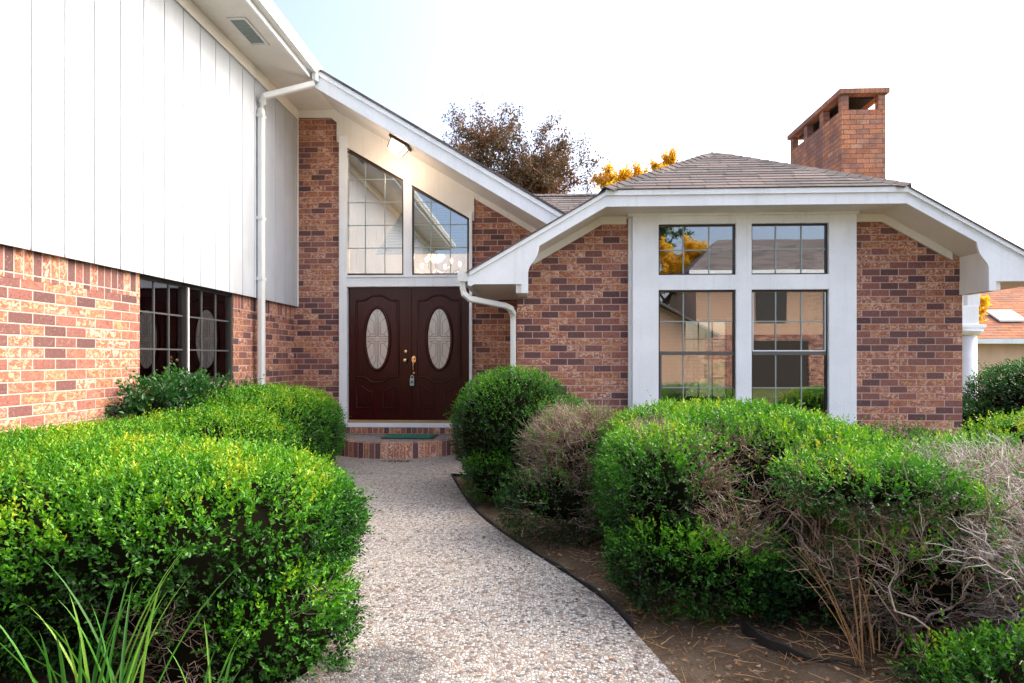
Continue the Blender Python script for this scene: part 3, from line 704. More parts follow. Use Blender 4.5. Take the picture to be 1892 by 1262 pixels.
def aggregate(stain=True):
    t = NT('exposed_aggregate'); p = t.pos()
    nn = t.noise(p, 20, 2, col=True); vv = t.n('VectorMath', operation='SCALE'); t.l(nn, vv.inputs[0]); vv.inputs['Scale'].default_value = .012
    va = t.n('VectorMath', operation='ADD'); t.l(p, va.inputs[0]); t.l(vv.outputs[0], va.inputs[1])
    v = t.n('TexVoronoi'); t.l(va.outputs[0], v.inputs['Vector']); v.inputs['Scale'].default_value = 58; v.inputs['Randomness'].default_value = .95
    e = t.n('TexVoronoi', feature='DISTANCE_TO_EDGE'); t.l(va.outputs[0], e.inputs['Vector']); e.inputs['Scale'].default_value = 58; e.inputs['Randomness'].default_value = .95
    w = t.sep(v.outputs['Color'])
    c = t.ramp(w[0], [(0, (.34,.33,.315)), (.22, (.40,.39,.37)), (.42, (.47,.46,.44)), (.58, (.27,.215,.18)), (.66, (.22,.21,.21)), (.76, (.17,.10,.07)), (.82, (.05,.05,.06)), (.88, (.36,.28,.21)), (.93, (.045,.065,.09)), (.965, (.11,.05,.03))], 'CONSTANT')
    c = t.mix(t.math('MULTIPLY', w[1], .2), c, (.40,.39,.38))
    g = t.step(e.outputs['Distance'], .03, .14); f = t.noise(p, 200, 3)
    c = t.mix(g, t.mix(f, (.13,.115,.10), (.30,.27,.25)), c)
    n3 = t.noise(p, 1.3, 4); c = t.mix(t.math('MULTIPLY', t.step(n3, .45, .75), .22), c, (.36,.28,.23))
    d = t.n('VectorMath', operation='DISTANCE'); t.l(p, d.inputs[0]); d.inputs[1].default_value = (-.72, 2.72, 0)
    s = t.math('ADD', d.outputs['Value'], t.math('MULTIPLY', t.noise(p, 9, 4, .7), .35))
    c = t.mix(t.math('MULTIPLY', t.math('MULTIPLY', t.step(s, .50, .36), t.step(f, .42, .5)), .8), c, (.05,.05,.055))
    t.base(c, .6, spec=.35); t.bump(t.math('MINIMUM', g, 1.0), .8, .008); return t.m
AGG = aggregate()
m = MB(); m.face([(-600,-600,-.03),(600,-600,-.03),(600,900,-.03),(-600,900,-.03)]); m.build('ground', grassground(), kind='structure')
nx = 90; xs_ = np.linspace(-3.9, 12, nx); ys_ = np.linspace(-3, 9.6, nx)
gx, gy = np.meshgrid(xs_, ys_, indexing='ij')
# path outline
edge_px = [(1400,1420),(1335,1345),(1260,1262),(1190,1185),(1130,1120),(1070,1075),(1000,1030),(930,985),(880,945),(850,905),(832,874)]
edge = [atZ(*p)[:2] for p in edge_px]; edge = curve(edge, 5)
jy = atZ(700, 875)[1]
from mathutils import noise as mn
def pathx(y):
    for a, b in zip(edge, edge[1:]):
        if a[1] <= y <= b[1]: return a[0]+(b[0]-a[0])*(y-a[1])/(b[1]-a[1]+1e-9)
    return edge[0][0]+.4*(edge[0][1]-y) if y < edge[0][1] else edge[-1][0]
gz = np.zeros_like(gx)
for i in range(nx):
    for j in range(nx):
        x, y = gx[i,j], gy[i,j]; n = mn.noise(Vector((x*1.1, y*1.1, 3))); n2 = mn.noise(Vector((x*5, y*5, 7)))
        d = x-pathx(y) if y < 8.2 else -1
        gz[i,j] = -.024 + (max(0, min(1, (d-.05)/.8))*(.05+.05*n+.02*n2) if d > 0 else 0)
idx = np.arange(nx*nx).reshape(nx, nx)
fc = np.stack([idx[:-1,:-1], idx[1:,:-1], idx[1:,1:], idx[:-1,1:]], -1).reshape(-1, 4)
SOIL = soilmat()
npmesh('soil', np.stack([gx, gy, gz], -1).reshape(-1, 3), fc, SOIL, smooth=True, kind='structure')
left = [(-3.3, jy-.012), (-2.35, 6.0), (-1.9, 4.6), (-1.55, 3.4), (-1.35, 2.4), (-1.3, 1.0), (-1.3, -2.0)]
pts = [(edge[0][0]+1.6, -2.0)] + [p for p in edge if p[1] < jy-.01] + [(edge[-1][0], jy-.012)] + left
m = MB(); m.prism(pts, -.12, 0, axis='Z'); m.build('garden_path', AGG, bevel=.008, kind='structure')
m = MB(); m.prism([(-3.75, jy+.006), (WL-.02, jy+.006), (WL-.02, 9.4), (-3.75, 9.4)], -.12, .002, axis='Z'); m.build('entry_pavement', AGG, bevel=.006, kind='structure')
# ---- porch step: ring of upright bricks round an aggregate landing
step = empty('porch_step', (-1.98, 9.2, 0), 'low curved brick porch step with pebble landing in front of the double doors', 'step')
SX, SA, SBy = (atY(605,820,9.2)[0]+atY(868,820,9.2)[0])/2, None  , 1.0
SA = SX-atY(604,820,9.1)[0]; SH = .215; ycs = YE-.05
ne = 2.05
def sup(t, a, b):
    c, s = math.cos(t), math.sin(t); return (SX+a*math.copysign(abs(c)**(2/ne), c), ycs-b*abs(s)**(2/ne))
N_ = 160; outer = [sup(math.pi*i/N_, -SA, SBy) for i in range(N_+1)]; inner = [sup(math.pi*i/N_, -(SA-.10), SBy-.10) for i in range(N_+1)]
m = MB(); s_ = 0
for i in range(N_):
    a, b, c, d = outer[i], outer[i+1], inner[i+1], inner[i]; L_ = math.dist(a, b)
    m.face([(*a,-.05),(*b,-.05),(*b,SH),(*a,SH)], uv=[(s_,-.046),(s_+L_,-.046),(s_+L_,SH+.004),(s_,SH+.004)])
    m.face([(*a,SH),(*b,SH),(*c,SH),(*d,SH)], uv=[(s_,.20),(s_+L_,.20),(s_+L_,.12),(s_,.12)])
    m.face([(*c,-.05),(*d,-.05),(*d,SH),(*c,SH)]); s_ += L_
m.build('brick_edge', M['soldier'], step)
m = MB(); m.prism([(p[0], p[1]) for p in inner], .02, SH-.004, axis='Z'); m.build('landing', AGG, step)
# doormat
a = atZ(700, 812, SH); b = atZ(800, 812, SH); c = atZ(706, 804, SH)
mat_ = empty('doormat', ((a[0]+b[0])/2, a[1]+.2, SH), 'dark green scalloped rubber doormat lying on the porch landing', 'doormat')
mw_, md_ = b[0]-a[0], .42; my0 = 8.93
m = MB(); x0 = a[0]-.0
m.box(x0, x0+mw_, my0, my0+md_, SH-.002, SH+.010); m.build('border', M['black'], mat_, bevel=.004)
m = MB()
for i in range(7):
    for j in range(4):
        cx = x0+.10+i*(mw_-.20)/6; cy = my0+.06+j*(md_-.12)/3
        m.lathe([(.06,.0105),(.055,.018),(.03,.024),(.005,.026)], (cx, cy, SH), 14)
m.build('pad', M['mat'], mat_)
# dark leaf heap before the step and lone leaves
rng = np.random.default_rng(5)
DRY = leafmat('dry_leaf', [(0, (.10,.04,.02)), (.4, (.30,.12,.05)), (.7, (.42,.22,.10)), (1, (.50,.33,.18))], .15, .7)
STRAW = leafmat('dry_straw_stalk', [(0, (.10,.05,.03)), (.5, (.45,.25,.11)), (1, (.62,.42,.22))], .1, .6)
def unit(v): return v/np.maximum(np.linalg.norm(v, axis=-1, keepdims=True), 1e-9)
def leaves(name, P, D, S, tint, mat, parent=None, wr=.5, fold=.18, rs=None, **kw):
    rs = rs or rng; n = len(P); D = unit(D); Rn = unit(rs.normal(size=(n, 3))); Wd = unit(np.cross(D, Rn)); Nn = np.cross(D, Wd)
    S = np.asarray(S).reshape(-1, 1)*np.ones((n, 1)); mid = P+D*S*.48
    V = np.stack([P, mid+Wd*S*wr*.5+Nn*S*fold, P+D*S, mid-Wd*S*wr*.5+Nn*S*fold], 1).reshape(-1, 3)
    b = np.arange(n)[:, None]*4; Fc = np.concatenate([b+[[0,1,2]], b+[[0,2,3]]], 0)
    return npmesh(name, V, Fc, mat, parent, {'tint': np.repeat(tint, 4)}, **kw)
def tubes(name, lines, mat, parent=None, nside=3, tints=None, **kw):
    """lines: list of (pts (k,3), radii (k,)); all written with numpy"""
    Vs, Fs, Ts = [], [], []; off = 0
    for li, (p, r) in enumerate(lines):
        p = np.asarray(p, float); k = len(p); d = unit(np.gradient(p, axis=0)); up = np.array([.3,.2,.93])
        A = unit(np.cross(d, up)); B = np.cross(A, d); an = 2*np.pi*np.arange(nside)/nside
        ring = p[:, None]+np.asarray(r).reshape(-1,1,1)*(A[:, None]*np.cos(an)[None,:,None]+B[:, None]*np.sin(an)[None,:,None])
        Vs.append(ring.reshape(-1, 3)); i = np.arange(k-1)[:, None]*nside; j = np.arange(nside)[None]; j2 = (j+1) % nside
        Fs.append(np.stack([i+j, i+j2, i+nside+j2, i+nside+j], -1).reshape(-1, 4)+off); off += k*nside
        Ts.append(np.full(k*nside, rng.random() if tints is None else tints[li]))
    return npmesh(name, np.concatenate(Vs), np.concatenate(Fs), mat, parent, {'tint': np.concatenate(Ts)}, smooth=nside > 3, **kw)

# ================================================================== SHRUBS
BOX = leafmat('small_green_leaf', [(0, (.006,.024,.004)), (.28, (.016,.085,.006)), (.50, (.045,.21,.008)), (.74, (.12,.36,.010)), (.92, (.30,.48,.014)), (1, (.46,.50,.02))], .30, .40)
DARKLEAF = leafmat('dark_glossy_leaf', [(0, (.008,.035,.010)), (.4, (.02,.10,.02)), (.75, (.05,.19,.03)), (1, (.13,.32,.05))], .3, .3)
TWIG = leafmat('bare_twig', [(0, (.09,.052,.032)), (.4, (.22,.15,.105)), (.75, (.38,.30,.24)), (1, (.56,.49,.42))], 0, .85)
PALETWIG = leafmat('weathered_grey_twig', [(0, (.17,.11,.075)), (.35, (.38,.32,.275)), (.7, (.57,.53,.49)), (1, (.74,.71,.68))], 0, .9)
CORE = simple('shrub_inner_shade', (.007,.007,.004), 1.0, spec=.0)  # near-black shell stands for the shade between the branches
def wav(P, s, f):
    r = np.random.default_rng(s); out = 0
    for k in range(5):
        d = r.normal(size=3); d /= np.linalg.norm(d); out = out+np.sin((P@d)*f*(.7+.5*k)+r.random()*6.28)/(1+.5*k)
    return out/2.4
class Blob:
    def __init__(s, c, a, p=2.6, amp=.06, seed=0, f=5): s.c = np.array(c, float); s.a = np.array(a, float); s.p = p; s.amp = amp; s.seed = seed; s.f = f
    def surf(s, D):
        r = (np.abs(D/s.a)**s.p).sum(-1)**(-1/s.p); P = D*r[:, None]
        return s.c + P*(1+s.amp*wav(s.c+P, s.seed, s.f)[:, None]/max(1e-6, 1))
    def inside(s, P, k=.97):
        q = (np.abs((P-s.c)/(s.a*k))**s.p).sum(-1); return q < 1
    def sample(s, n, rs):
        D = unit(rs.normal(size=(n*5, 3))); P = s.surf(D); r = np.linalg.norm(P-s.c, axis=1)
        g = unit(np.sign(P-s.c)*np.abs((P-s.c)/s.a)**(s.p-1)/s.a); w = r**2/np.maximum(.15, (g*D).sum(-1)); w /= w.sum()
        i = rs.choice(len(P), n, p=w); return P[i], g[i]
    def area(s):
        a, b, c = s.a; return 4*np.pi*(((a*b)**1.6+(a*c)**1.6+(b*c)**1.6)/3)**(1/1.6)*1.25
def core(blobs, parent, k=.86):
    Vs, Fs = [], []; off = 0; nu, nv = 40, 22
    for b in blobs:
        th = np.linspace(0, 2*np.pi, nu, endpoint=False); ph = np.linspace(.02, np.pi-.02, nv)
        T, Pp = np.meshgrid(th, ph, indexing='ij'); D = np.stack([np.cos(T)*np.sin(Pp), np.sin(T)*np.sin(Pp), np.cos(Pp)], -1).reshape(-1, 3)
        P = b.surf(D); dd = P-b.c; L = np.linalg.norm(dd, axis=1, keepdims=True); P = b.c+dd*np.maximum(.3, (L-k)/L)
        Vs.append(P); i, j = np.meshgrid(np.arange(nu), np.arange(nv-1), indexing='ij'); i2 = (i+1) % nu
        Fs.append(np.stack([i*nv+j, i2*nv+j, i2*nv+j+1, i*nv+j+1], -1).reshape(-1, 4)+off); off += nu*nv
    return npmesh('inner_shade', np.concatenate(Vs), np.concatenate(Fs), CORE, parent, smooth=True)
def wiggle(a, b, k, amp, rs):
    t = np.linspace(0, 1, k)[:, None]; p = a+(b-a)*t; L = np.linalg.norm(b-a)
    n = np.cumsum(rs.normal(size=(k, 3)), 0); n -= n[0]; n -= t*n[-1]
    return p+n*amp*L/np.sqrt(k)
def shrub(label, blobs, dens=900, leaf=.021, seed=1, mat=None, dead=(), holes=0.12, base=None, twigs=150, floor=.02, toplight=1.0, shift=0.0, nper=7, wr=.5,
          coredepth=.075, name='hedge_shrub', cat='shrub', deadtwig=0, group=None, ymin=None, keep=None, camcull=False, wood=None):
    rs = np.random.default_rng(seed); c = np.mean([b.c for b in blobs], 0)
    root = empty(name, (c[0], c[1], 0), label, cat, group)
    Ps, Ns = [], []
    for b in blobs:
        P, N = b.sample(int(b.area()*dens), rs)
        k = P[:, 2] > floor
        for o in blobs:
            if o is not b: k &= ~o.inside(P)
        if keep is not None: k &= keep(P)
        if camcull: k &= ((N*(np.array([0,0,EYE])-P)).sum(-1) > -.35)
        Ps.append(P[k]); Ns.append(N[k])
    P = np.concatenate(Ps); N = np.concatenate(Ns)
    def deadm(Q):
        d = np.zeros(len(Q))
        for (dc, dr, ds) in dead:
            q = np.linalg.norm((Q-np.array(dc))/np.array(dr), axis=1)+.22*wav(Q, 3, 9); d = np.maximum(d, ds*np.clip((1.15-q)/.3, 0, 1))
        return d
    w = wav(P, seed+5, 9); w2 = wav(P, seed+9, 22)
    dm = deadm(P); alive = (rs.random(len(P)) > dm) & ((w*.6+w2*.5) > -1.15+holes*1.3)
    A, AN = P[alive], N[alive]; n = len(A)
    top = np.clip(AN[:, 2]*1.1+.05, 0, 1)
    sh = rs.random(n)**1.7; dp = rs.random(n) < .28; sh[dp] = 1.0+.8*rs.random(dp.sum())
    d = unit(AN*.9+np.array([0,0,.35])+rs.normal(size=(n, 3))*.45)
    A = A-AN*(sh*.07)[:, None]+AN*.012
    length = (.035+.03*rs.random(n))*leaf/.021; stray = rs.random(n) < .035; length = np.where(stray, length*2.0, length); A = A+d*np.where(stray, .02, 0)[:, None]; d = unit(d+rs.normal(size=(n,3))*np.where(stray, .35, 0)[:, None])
    t_s = .22+.40*top*toplight+.16*w[alive]+.13*w2[alive]+rs.normal(size=n)*.09-.22*np.minimum(sh, 1.2)*(1-.4*top)+shift  # skylight painted on upward leaves, shade on the deeper ones
    LP, LD, LS, LT = [], [], [], []
    for k in range(nper):
        f = k/(nper-1); s = unit(rs.normal(size=(n, 3))); s = unit(s-(s*d).sum(-1)[:, None]*d)
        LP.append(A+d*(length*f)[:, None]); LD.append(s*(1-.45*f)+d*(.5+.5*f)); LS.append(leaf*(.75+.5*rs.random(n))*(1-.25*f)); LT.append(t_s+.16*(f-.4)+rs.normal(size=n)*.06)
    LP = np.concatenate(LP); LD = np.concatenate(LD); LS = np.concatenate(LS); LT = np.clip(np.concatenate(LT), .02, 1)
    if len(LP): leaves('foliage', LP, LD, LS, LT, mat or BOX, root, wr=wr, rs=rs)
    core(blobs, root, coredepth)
    lines = []
    bs = np.array(base if base is not None else [c[0], c[1], .02])
    pool = np.where(dm > .3)[0]; live = np.where(dm <= .3)[0]
    for kind, cnt in ((live, twigs), (pool, deadtwig)):
        if len(kind) == 0 or cnt == 0: continue
        for i in rs.choice(kind, cnt):
            q = P[i]; b = min(blobs, key=lambda o: np.linalg.norm((q-o.c)/o.a)); inn = b.c*.55+q*.45 if kind is pool else b.c*.4+q*.6
            inn = inn+rs.normal(size=3)*.06; inn[2] = max(.05, min(inn[2], q[2])-.05*rs.random())
            e = q+N[i]*rs.uniform(-.03, .025); p = wiggle(inn, e, 7, .16, rs); r0 = rs.uniform(.0018, .0045)
            lines.append((p, np.linspace(r0, .0009, 7)))
            if kind is pool:
                for _ in range(5):
                    j = rs.integers(2, 6); st = p[j]; dv = unit(unit(e-inn)+rs.normal(size=3)*.65)*rs.uniform(.05, .15)
                    lines.append((wiggle(st, st+dv, 4, .2, rs), np.linspace(.0016, .0007, 4)))
    if deadtwig > 100 and len(pool):
        nd = int(deadtwig*1.3); qi = rs.choice(pool, nd); Q = P[qi]-N[qi]*(rs.random(nd)*.09)[:, None]+rs.normal(size=(nd, 3))*.012
        leaves('dead_leaf', Q, rs.normal(size=(nd, 3))+[0,0,-.3], leaf*rs.uniform(.5, 1.1, nd), np.clip(rs.random(nd)*.8, 0, 1), DRY, root, wr=.45, rs=rs, kind='stuff')
        ng = int(deadtwig*.35); qi = rs.choice(pool, ng); c3 = P[qi]-N[qi]*(rs.random(ng)*.06)[:, None]
        LPx = np.repeat(c3, 6, 0)+rs.normal(size=(ng*6, 3))*.012
        leaves('regrowth', LPx, rs.normal(size=(ng*6, 3))+[0,0,.6], leaf*rs.uniform(.7, 1.1, ng*6), np.clip(.35+.2*rs.random(ng*6)+.2*N[np.repeat(qi, 6), 2], 0, 1), mat or BOX, root, rs=rs, kind='stuff')
    if lines: tubes('twig', lines, wood or TWIG, root, kind='stuff')
    return root, bs
def stems(root, base, targets, rs, r=(.010,.018), nm='stem', spread=.12, wood=None):
    L = []
    for t in targets:
        a = np.array(base)+np.array([rs.normal()*spread, rs.normal()*spread, 0]); b = np.array(t, float); R0 = rs.uniform(*r)
        p = wiggle(a, b, 12, .20, rs); L.append((p, np.linspace(R0, R0*.35, 12)))
        for _ in range(9):
            j = rs.integers(3, 11); dv = unit(unit(b-a)+rs.normal(size=3)*.7)*rs.uniform(.12, .34); q = wiggle(p[j], p[j]+dv, 7, .16, rs); L.append((q, np.linspace(R0*.4, .0015, 7)))
            for _ in range(4):
                k = rs.integers(2, 6); d2 = unit(dv/np.linalg.norm(dv)+rs.normal(size=3)*.6)*rs.uniform(.06,.16); L.append((wiggle(q[k], q[k]+d2, 5, .18, rs), np.linspace(.0022, .0009, 5)))
    return tubes(nm, L, wood or TWIG, root, nside=5)
# left side
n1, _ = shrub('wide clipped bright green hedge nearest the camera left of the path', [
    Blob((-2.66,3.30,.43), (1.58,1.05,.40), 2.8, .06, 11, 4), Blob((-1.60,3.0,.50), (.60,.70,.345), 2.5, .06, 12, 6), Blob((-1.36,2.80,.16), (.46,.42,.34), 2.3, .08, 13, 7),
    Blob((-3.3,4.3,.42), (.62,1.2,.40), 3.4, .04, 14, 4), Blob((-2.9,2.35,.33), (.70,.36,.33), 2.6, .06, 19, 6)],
    dens=1350, leaf=.0265, seed=21, holes=.14, twigs=420, toplight=1.0, floor=.01,
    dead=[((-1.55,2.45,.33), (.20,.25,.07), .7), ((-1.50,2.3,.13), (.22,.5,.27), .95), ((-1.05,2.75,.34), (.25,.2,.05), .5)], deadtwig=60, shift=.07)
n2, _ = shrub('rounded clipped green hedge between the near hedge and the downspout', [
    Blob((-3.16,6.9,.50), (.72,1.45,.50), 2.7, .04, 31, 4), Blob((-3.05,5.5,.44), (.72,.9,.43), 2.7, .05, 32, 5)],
    dens=1050, leaf=.026, seed=33, holes=.02, twigs=120, toplight=1.0, shift=.08, nper=6)
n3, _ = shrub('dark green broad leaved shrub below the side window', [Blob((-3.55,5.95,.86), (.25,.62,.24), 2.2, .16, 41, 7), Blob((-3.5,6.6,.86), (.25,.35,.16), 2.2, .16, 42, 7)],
    dens=330, leaf=.06, seed=43, mat=DARKLEAF, holes=.25, twigs=60, toplight=.6, shift=.05, nper=7, wr=.55, coredepth=.12)
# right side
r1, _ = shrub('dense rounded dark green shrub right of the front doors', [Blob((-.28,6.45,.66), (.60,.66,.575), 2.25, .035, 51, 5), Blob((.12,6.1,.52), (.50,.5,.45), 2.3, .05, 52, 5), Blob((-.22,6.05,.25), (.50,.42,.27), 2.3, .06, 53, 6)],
    dens=1100, leaf=.023, seed=54, holes=.05, twigs=120, toplight=.85, shift=-.03, nper=6)
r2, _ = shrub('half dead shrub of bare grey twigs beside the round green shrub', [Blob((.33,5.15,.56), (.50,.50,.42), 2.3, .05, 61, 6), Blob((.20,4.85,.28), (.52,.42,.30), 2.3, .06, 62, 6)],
    dens=850, leaf=.022, seed=63, holes=.35, twigs=150, dead=[((.40,5.0,.80), (.62,.7,.44), .995), ((.62,4.7,.45), (.3,.5,.4), .9)], deadtwig=1200, toplight=.4, shift=-.10, nper=6, coredepth=.20)
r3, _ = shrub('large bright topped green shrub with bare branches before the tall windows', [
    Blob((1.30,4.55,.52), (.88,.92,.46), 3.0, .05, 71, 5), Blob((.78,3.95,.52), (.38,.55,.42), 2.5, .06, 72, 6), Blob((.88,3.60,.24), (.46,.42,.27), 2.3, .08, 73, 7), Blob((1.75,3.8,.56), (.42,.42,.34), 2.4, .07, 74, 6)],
    dens=1250, leaf=.0255, seed=75, holes=.12, twigs=260, dead=[((1.25,3.6,.62), (.50,.45,.24), .96), ((.72,4.2,.92), (.14,.42,.16), .93), ((1.75,3.45,.32), (.4,.4,.28), .9), ((1.15,3.9,.92),(.24,.2,.1),.8)], deadtwig=900, toplight=1.15, shift=.0, coredepth=.15)
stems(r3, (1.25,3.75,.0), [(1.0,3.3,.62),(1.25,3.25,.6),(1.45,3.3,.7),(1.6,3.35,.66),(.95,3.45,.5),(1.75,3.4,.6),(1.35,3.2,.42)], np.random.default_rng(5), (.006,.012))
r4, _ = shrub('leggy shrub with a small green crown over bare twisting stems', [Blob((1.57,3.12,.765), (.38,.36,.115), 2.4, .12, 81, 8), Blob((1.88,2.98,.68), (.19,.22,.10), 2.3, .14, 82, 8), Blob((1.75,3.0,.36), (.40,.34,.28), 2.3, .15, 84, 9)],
    dens=1250, leaf=.022, seed=83, holes=.25, twigs=150, toplight=.9, shift=.03, dead=[((1.7,2.9,.62), (.5,.3,.1), .6), ((1.75,2.95,.34), (.6,.5,.26), .80)], deadtwig=500, coredepth=.12)
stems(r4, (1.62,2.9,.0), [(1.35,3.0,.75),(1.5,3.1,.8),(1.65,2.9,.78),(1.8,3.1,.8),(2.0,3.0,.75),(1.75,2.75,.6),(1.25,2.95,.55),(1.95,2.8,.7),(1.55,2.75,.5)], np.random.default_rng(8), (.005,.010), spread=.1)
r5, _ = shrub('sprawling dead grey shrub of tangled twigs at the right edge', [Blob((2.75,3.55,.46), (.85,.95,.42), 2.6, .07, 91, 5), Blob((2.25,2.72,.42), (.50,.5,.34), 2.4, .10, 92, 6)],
    dens=700, leaf=.024, seed=93, holes=.3, twigs=60, dead=[((2.5,2.9,.55), (1.15,1.25,.62), .985), ((2.2,2.5,.2), (.6,.5,.3), .8)], deadtwig=3200, toplight=1.0, coredepth=.24, shift=.02, wood=PALETWIG)
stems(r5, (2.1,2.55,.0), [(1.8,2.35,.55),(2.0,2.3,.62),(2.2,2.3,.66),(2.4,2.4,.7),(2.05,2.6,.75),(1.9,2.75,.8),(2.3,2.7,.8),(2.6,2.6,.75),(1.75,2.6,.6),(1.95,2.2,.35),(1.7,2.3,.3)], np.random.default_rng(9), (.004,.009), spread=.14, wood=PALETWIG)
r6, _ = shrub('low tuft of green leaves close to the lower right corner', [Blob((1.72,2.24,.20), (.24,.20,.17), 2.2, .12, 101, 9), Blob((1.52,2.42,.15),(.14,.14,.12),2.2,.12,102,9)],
    dens=1300, leaf=.024, seed=103, holes=.25, twigs=60, toplight=.8, shift=.08, coredepth=.10)
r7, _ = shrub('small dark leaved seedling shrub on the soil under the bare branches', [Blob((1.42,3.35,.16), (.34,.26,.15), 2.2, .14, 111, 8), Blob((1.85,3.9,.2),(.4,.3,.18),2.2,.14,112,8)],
    dens=700, leaf=.028, seed=113, mat=DARKLEAF, holes=.35, twigs=60, toplight=.4, coredepth=.12)
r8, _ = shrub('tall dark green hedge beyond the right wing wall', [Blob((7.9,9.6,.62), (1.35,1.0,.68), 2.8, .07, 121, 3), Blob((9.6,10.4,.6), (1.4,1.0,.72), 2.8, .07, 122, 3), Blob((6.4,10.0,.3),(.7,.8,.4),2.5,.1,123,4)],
    dens=420, leaf=.045, seed=124, mat=DARKLEAF, holes=.2, twigs=80, toplight=.7, nper=6, coredepth=.15, shift=.08)
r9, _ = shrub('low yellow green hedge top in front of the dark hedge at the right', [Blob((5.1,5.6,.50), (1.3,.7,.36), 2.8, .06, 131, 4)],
    dens=650, leaf=.03, seed=134, holes=.1, twigs=100, toplight=1.2, nper=6, coredepth=.12, shift=.1, dead=[((4.6,5.1,.5),(1.3,.5,.3),.85)], deadtwig=500)
r10, _ = shrub('row of small green shrubs at the foot of the wing wall', [Blob((3.3,6.9,.28), (1.3,.45,.30), 2.6, .12, 141, 5)], dens=600, leaf=.03, seed=144, holes=.25, twigs=80, toplight=.8, nper=6, coredepth=.12, dead=[((3.7,6.6,.45),(.6,.5,.2),.7)], deadtwig=150)
# ---- strap leaved grass clumps
BLADE = leafmat('grass_blade', [(0, (.025,.13,.012)), (.55, (.06,.26,.02)), (1, (.22,.38,.05))], .35, .4)
def clump(label, base, n, L, lean, seed, w=.011, mat=None, nm='grass_clump', cat='grass clump', spread=.05):
    rs = np.random.default_rng(seed); V, Fc, T = [], [], []; off = 0; K = 10
    for i in range(n):
        a = rs.uniform(0, 2*np.pi); h = np.array([math.cos(a), math.sin(a), 0])*rs.uniform(.15, .6)+np.array([lean[0], lean[1], 0]); ln = L*rs.uniform(.65, 1.1)
        s = np.linspace(0, 1, K)[:, None]; p = np.array(base)+rs.normal(size=3)*[spread, spread, 0]+ln*(np.array([0,0,1])*(s-.22*s**2.6)+h*(s*.55+s**2*.28))
        d = unit(np.gradient(p, axis=0)); sd_ = unit(np.cross(d, [0,0,1])); ww = w*(1-s**3)*(.6+.4*np.minimum(1, s*6))*rs.uniform(.7, 1.2)
        fold = np.cross(sd_, d)*ww*.35
        V.append(np.stack([p-sd_*ww/2+fold, p, p+sd_*ww/2+fold], 1).reshape(-1, 3)); i0 = np.arange(K-1)[:, None]*3
        Fc.append(np.concatenate([i0+[[0,1,4,3]], i0+[[1,2,5,4]]])+off); off += K*3; T.append(np.full(K*3, rs.random()))
    o = npmesh(nm, np.concatenate(V), np.concatenate(Fc), mat or BLADE, None, {'tint': np.concatenate(T)}, smooth=True)
    return props(o, label, cat)
clump('bright green strap leaved grass clump under the near hedge', (-1.47,2.03,0), 30, .80, (.0,.02), 3, .012, spread=.08)
clump('small thin grass clump with few blades right of the strap leaved clump', (-1.20,2.18,0), 9, .50, (.05,-.05), 4, .010, spread=.03)
clump('tiny green weed on the bare soil at the path edge', (.77,2.50,.0), 14, .09, (0,0), 6, .008, spread=.02, nm='weed', cat='weed')
clump('tan dry stalks standing among the bare branches', (1.38,2.75,0), 9, .78, (-.30,.02), 8, .008, STRAW, 'dry_stalks', 'dry stalks', spread=.03)
clump('orange dry stalks leaning against the leggy shrub', (1.50,2.95,0), 10, .72, (-.12,.0), 10, .009, STRAW, 'dry_stalks', 'dry stalks', spread=.05)
# ---- litter on the soil
n = 5200; x = rng.uniform(-.3, 3.4, n); y = rng.uniform(2.0, 7.6, n); px_ = np.array([pathx(v) for v in y]); k = x > px_+.015; x, y = x[k], y[k]; n = len(x)
def gzat(x, y):
    i = np.clip(((x+3.9)/15.9*(nx-1)), 0, nx-2); j = np.clip((y+3)/12.6*(nx-1), 0, nx-2); i0, j0 = i.astype(int), j.astype(int); a, b = i-i0, j-j0
    return gz[i0,j0]*(1-a)*(1-b)+gz[i0+1,j0]*a*(1-b)+gz[i0,j0+1]*(1-a)*b+gz[i0+1,j0+1]*a*b
P = np.stack([x, y, gzat(x, y)+.004+.012*rng.random(n)], 1); D = rng.normal(size=(n, 3))*[1,1,.22]
leaves('leaf_litter', P, D, rng.uniform(.012,.04,n), rng.random(n), DRY, wr=.5, kind='stuff')
L = []
for i in range(1700):
    x = rng.uniform(.2, 2.6); y = rng.uniform(2.1, 4.8)
    if x < pathx(y)-.02: continue
    if rng.random() < .25: continue
    a = rng.uniform(0, 6.28); l = rng.uniform(.04, .17); z = float(gzat(np.array([x]), np.array([y]))[0])+.006+rng.random()*.02
    s = np.array([x, y, z]); e = s+[l*math.cos(a), l*math.sin(a), rng.uniform(-.003,.02)]; L.append((wiggle(s, e, 4, .05, rng), np.linspace(.0018, .0010, 4)))
tubes('dry_straw', L, STRAW, kind='stuff')
n = 170; y = rng.uniform(2.4, 8.6, n); x = np.array([pathx(v) for v in y])-np.abs(rng.normal(size=n))*.25
leaves('fallen_leaf_bits', np.stack([x, y, np.full(n, .006)], 1), rng.normal(size=(n,3))*[1,1,.12], rng.uniform(.012,.03,n), rng.random(n), DRY, kind='stuff')
q = atZ(733, 853); n = 160
leaves('dark_leaf_heap', np.stack([q[0]+rng.normal(size=n)*.10, q[1]+rng.normal(size=n)*.04, .006+.01*rng.random(n)], 1), rng.normal(size=(n,3))*[1,1,.3], rng.uniform(.012,.028,n), rng.random(n)*.15, DRY, kind='stuff')
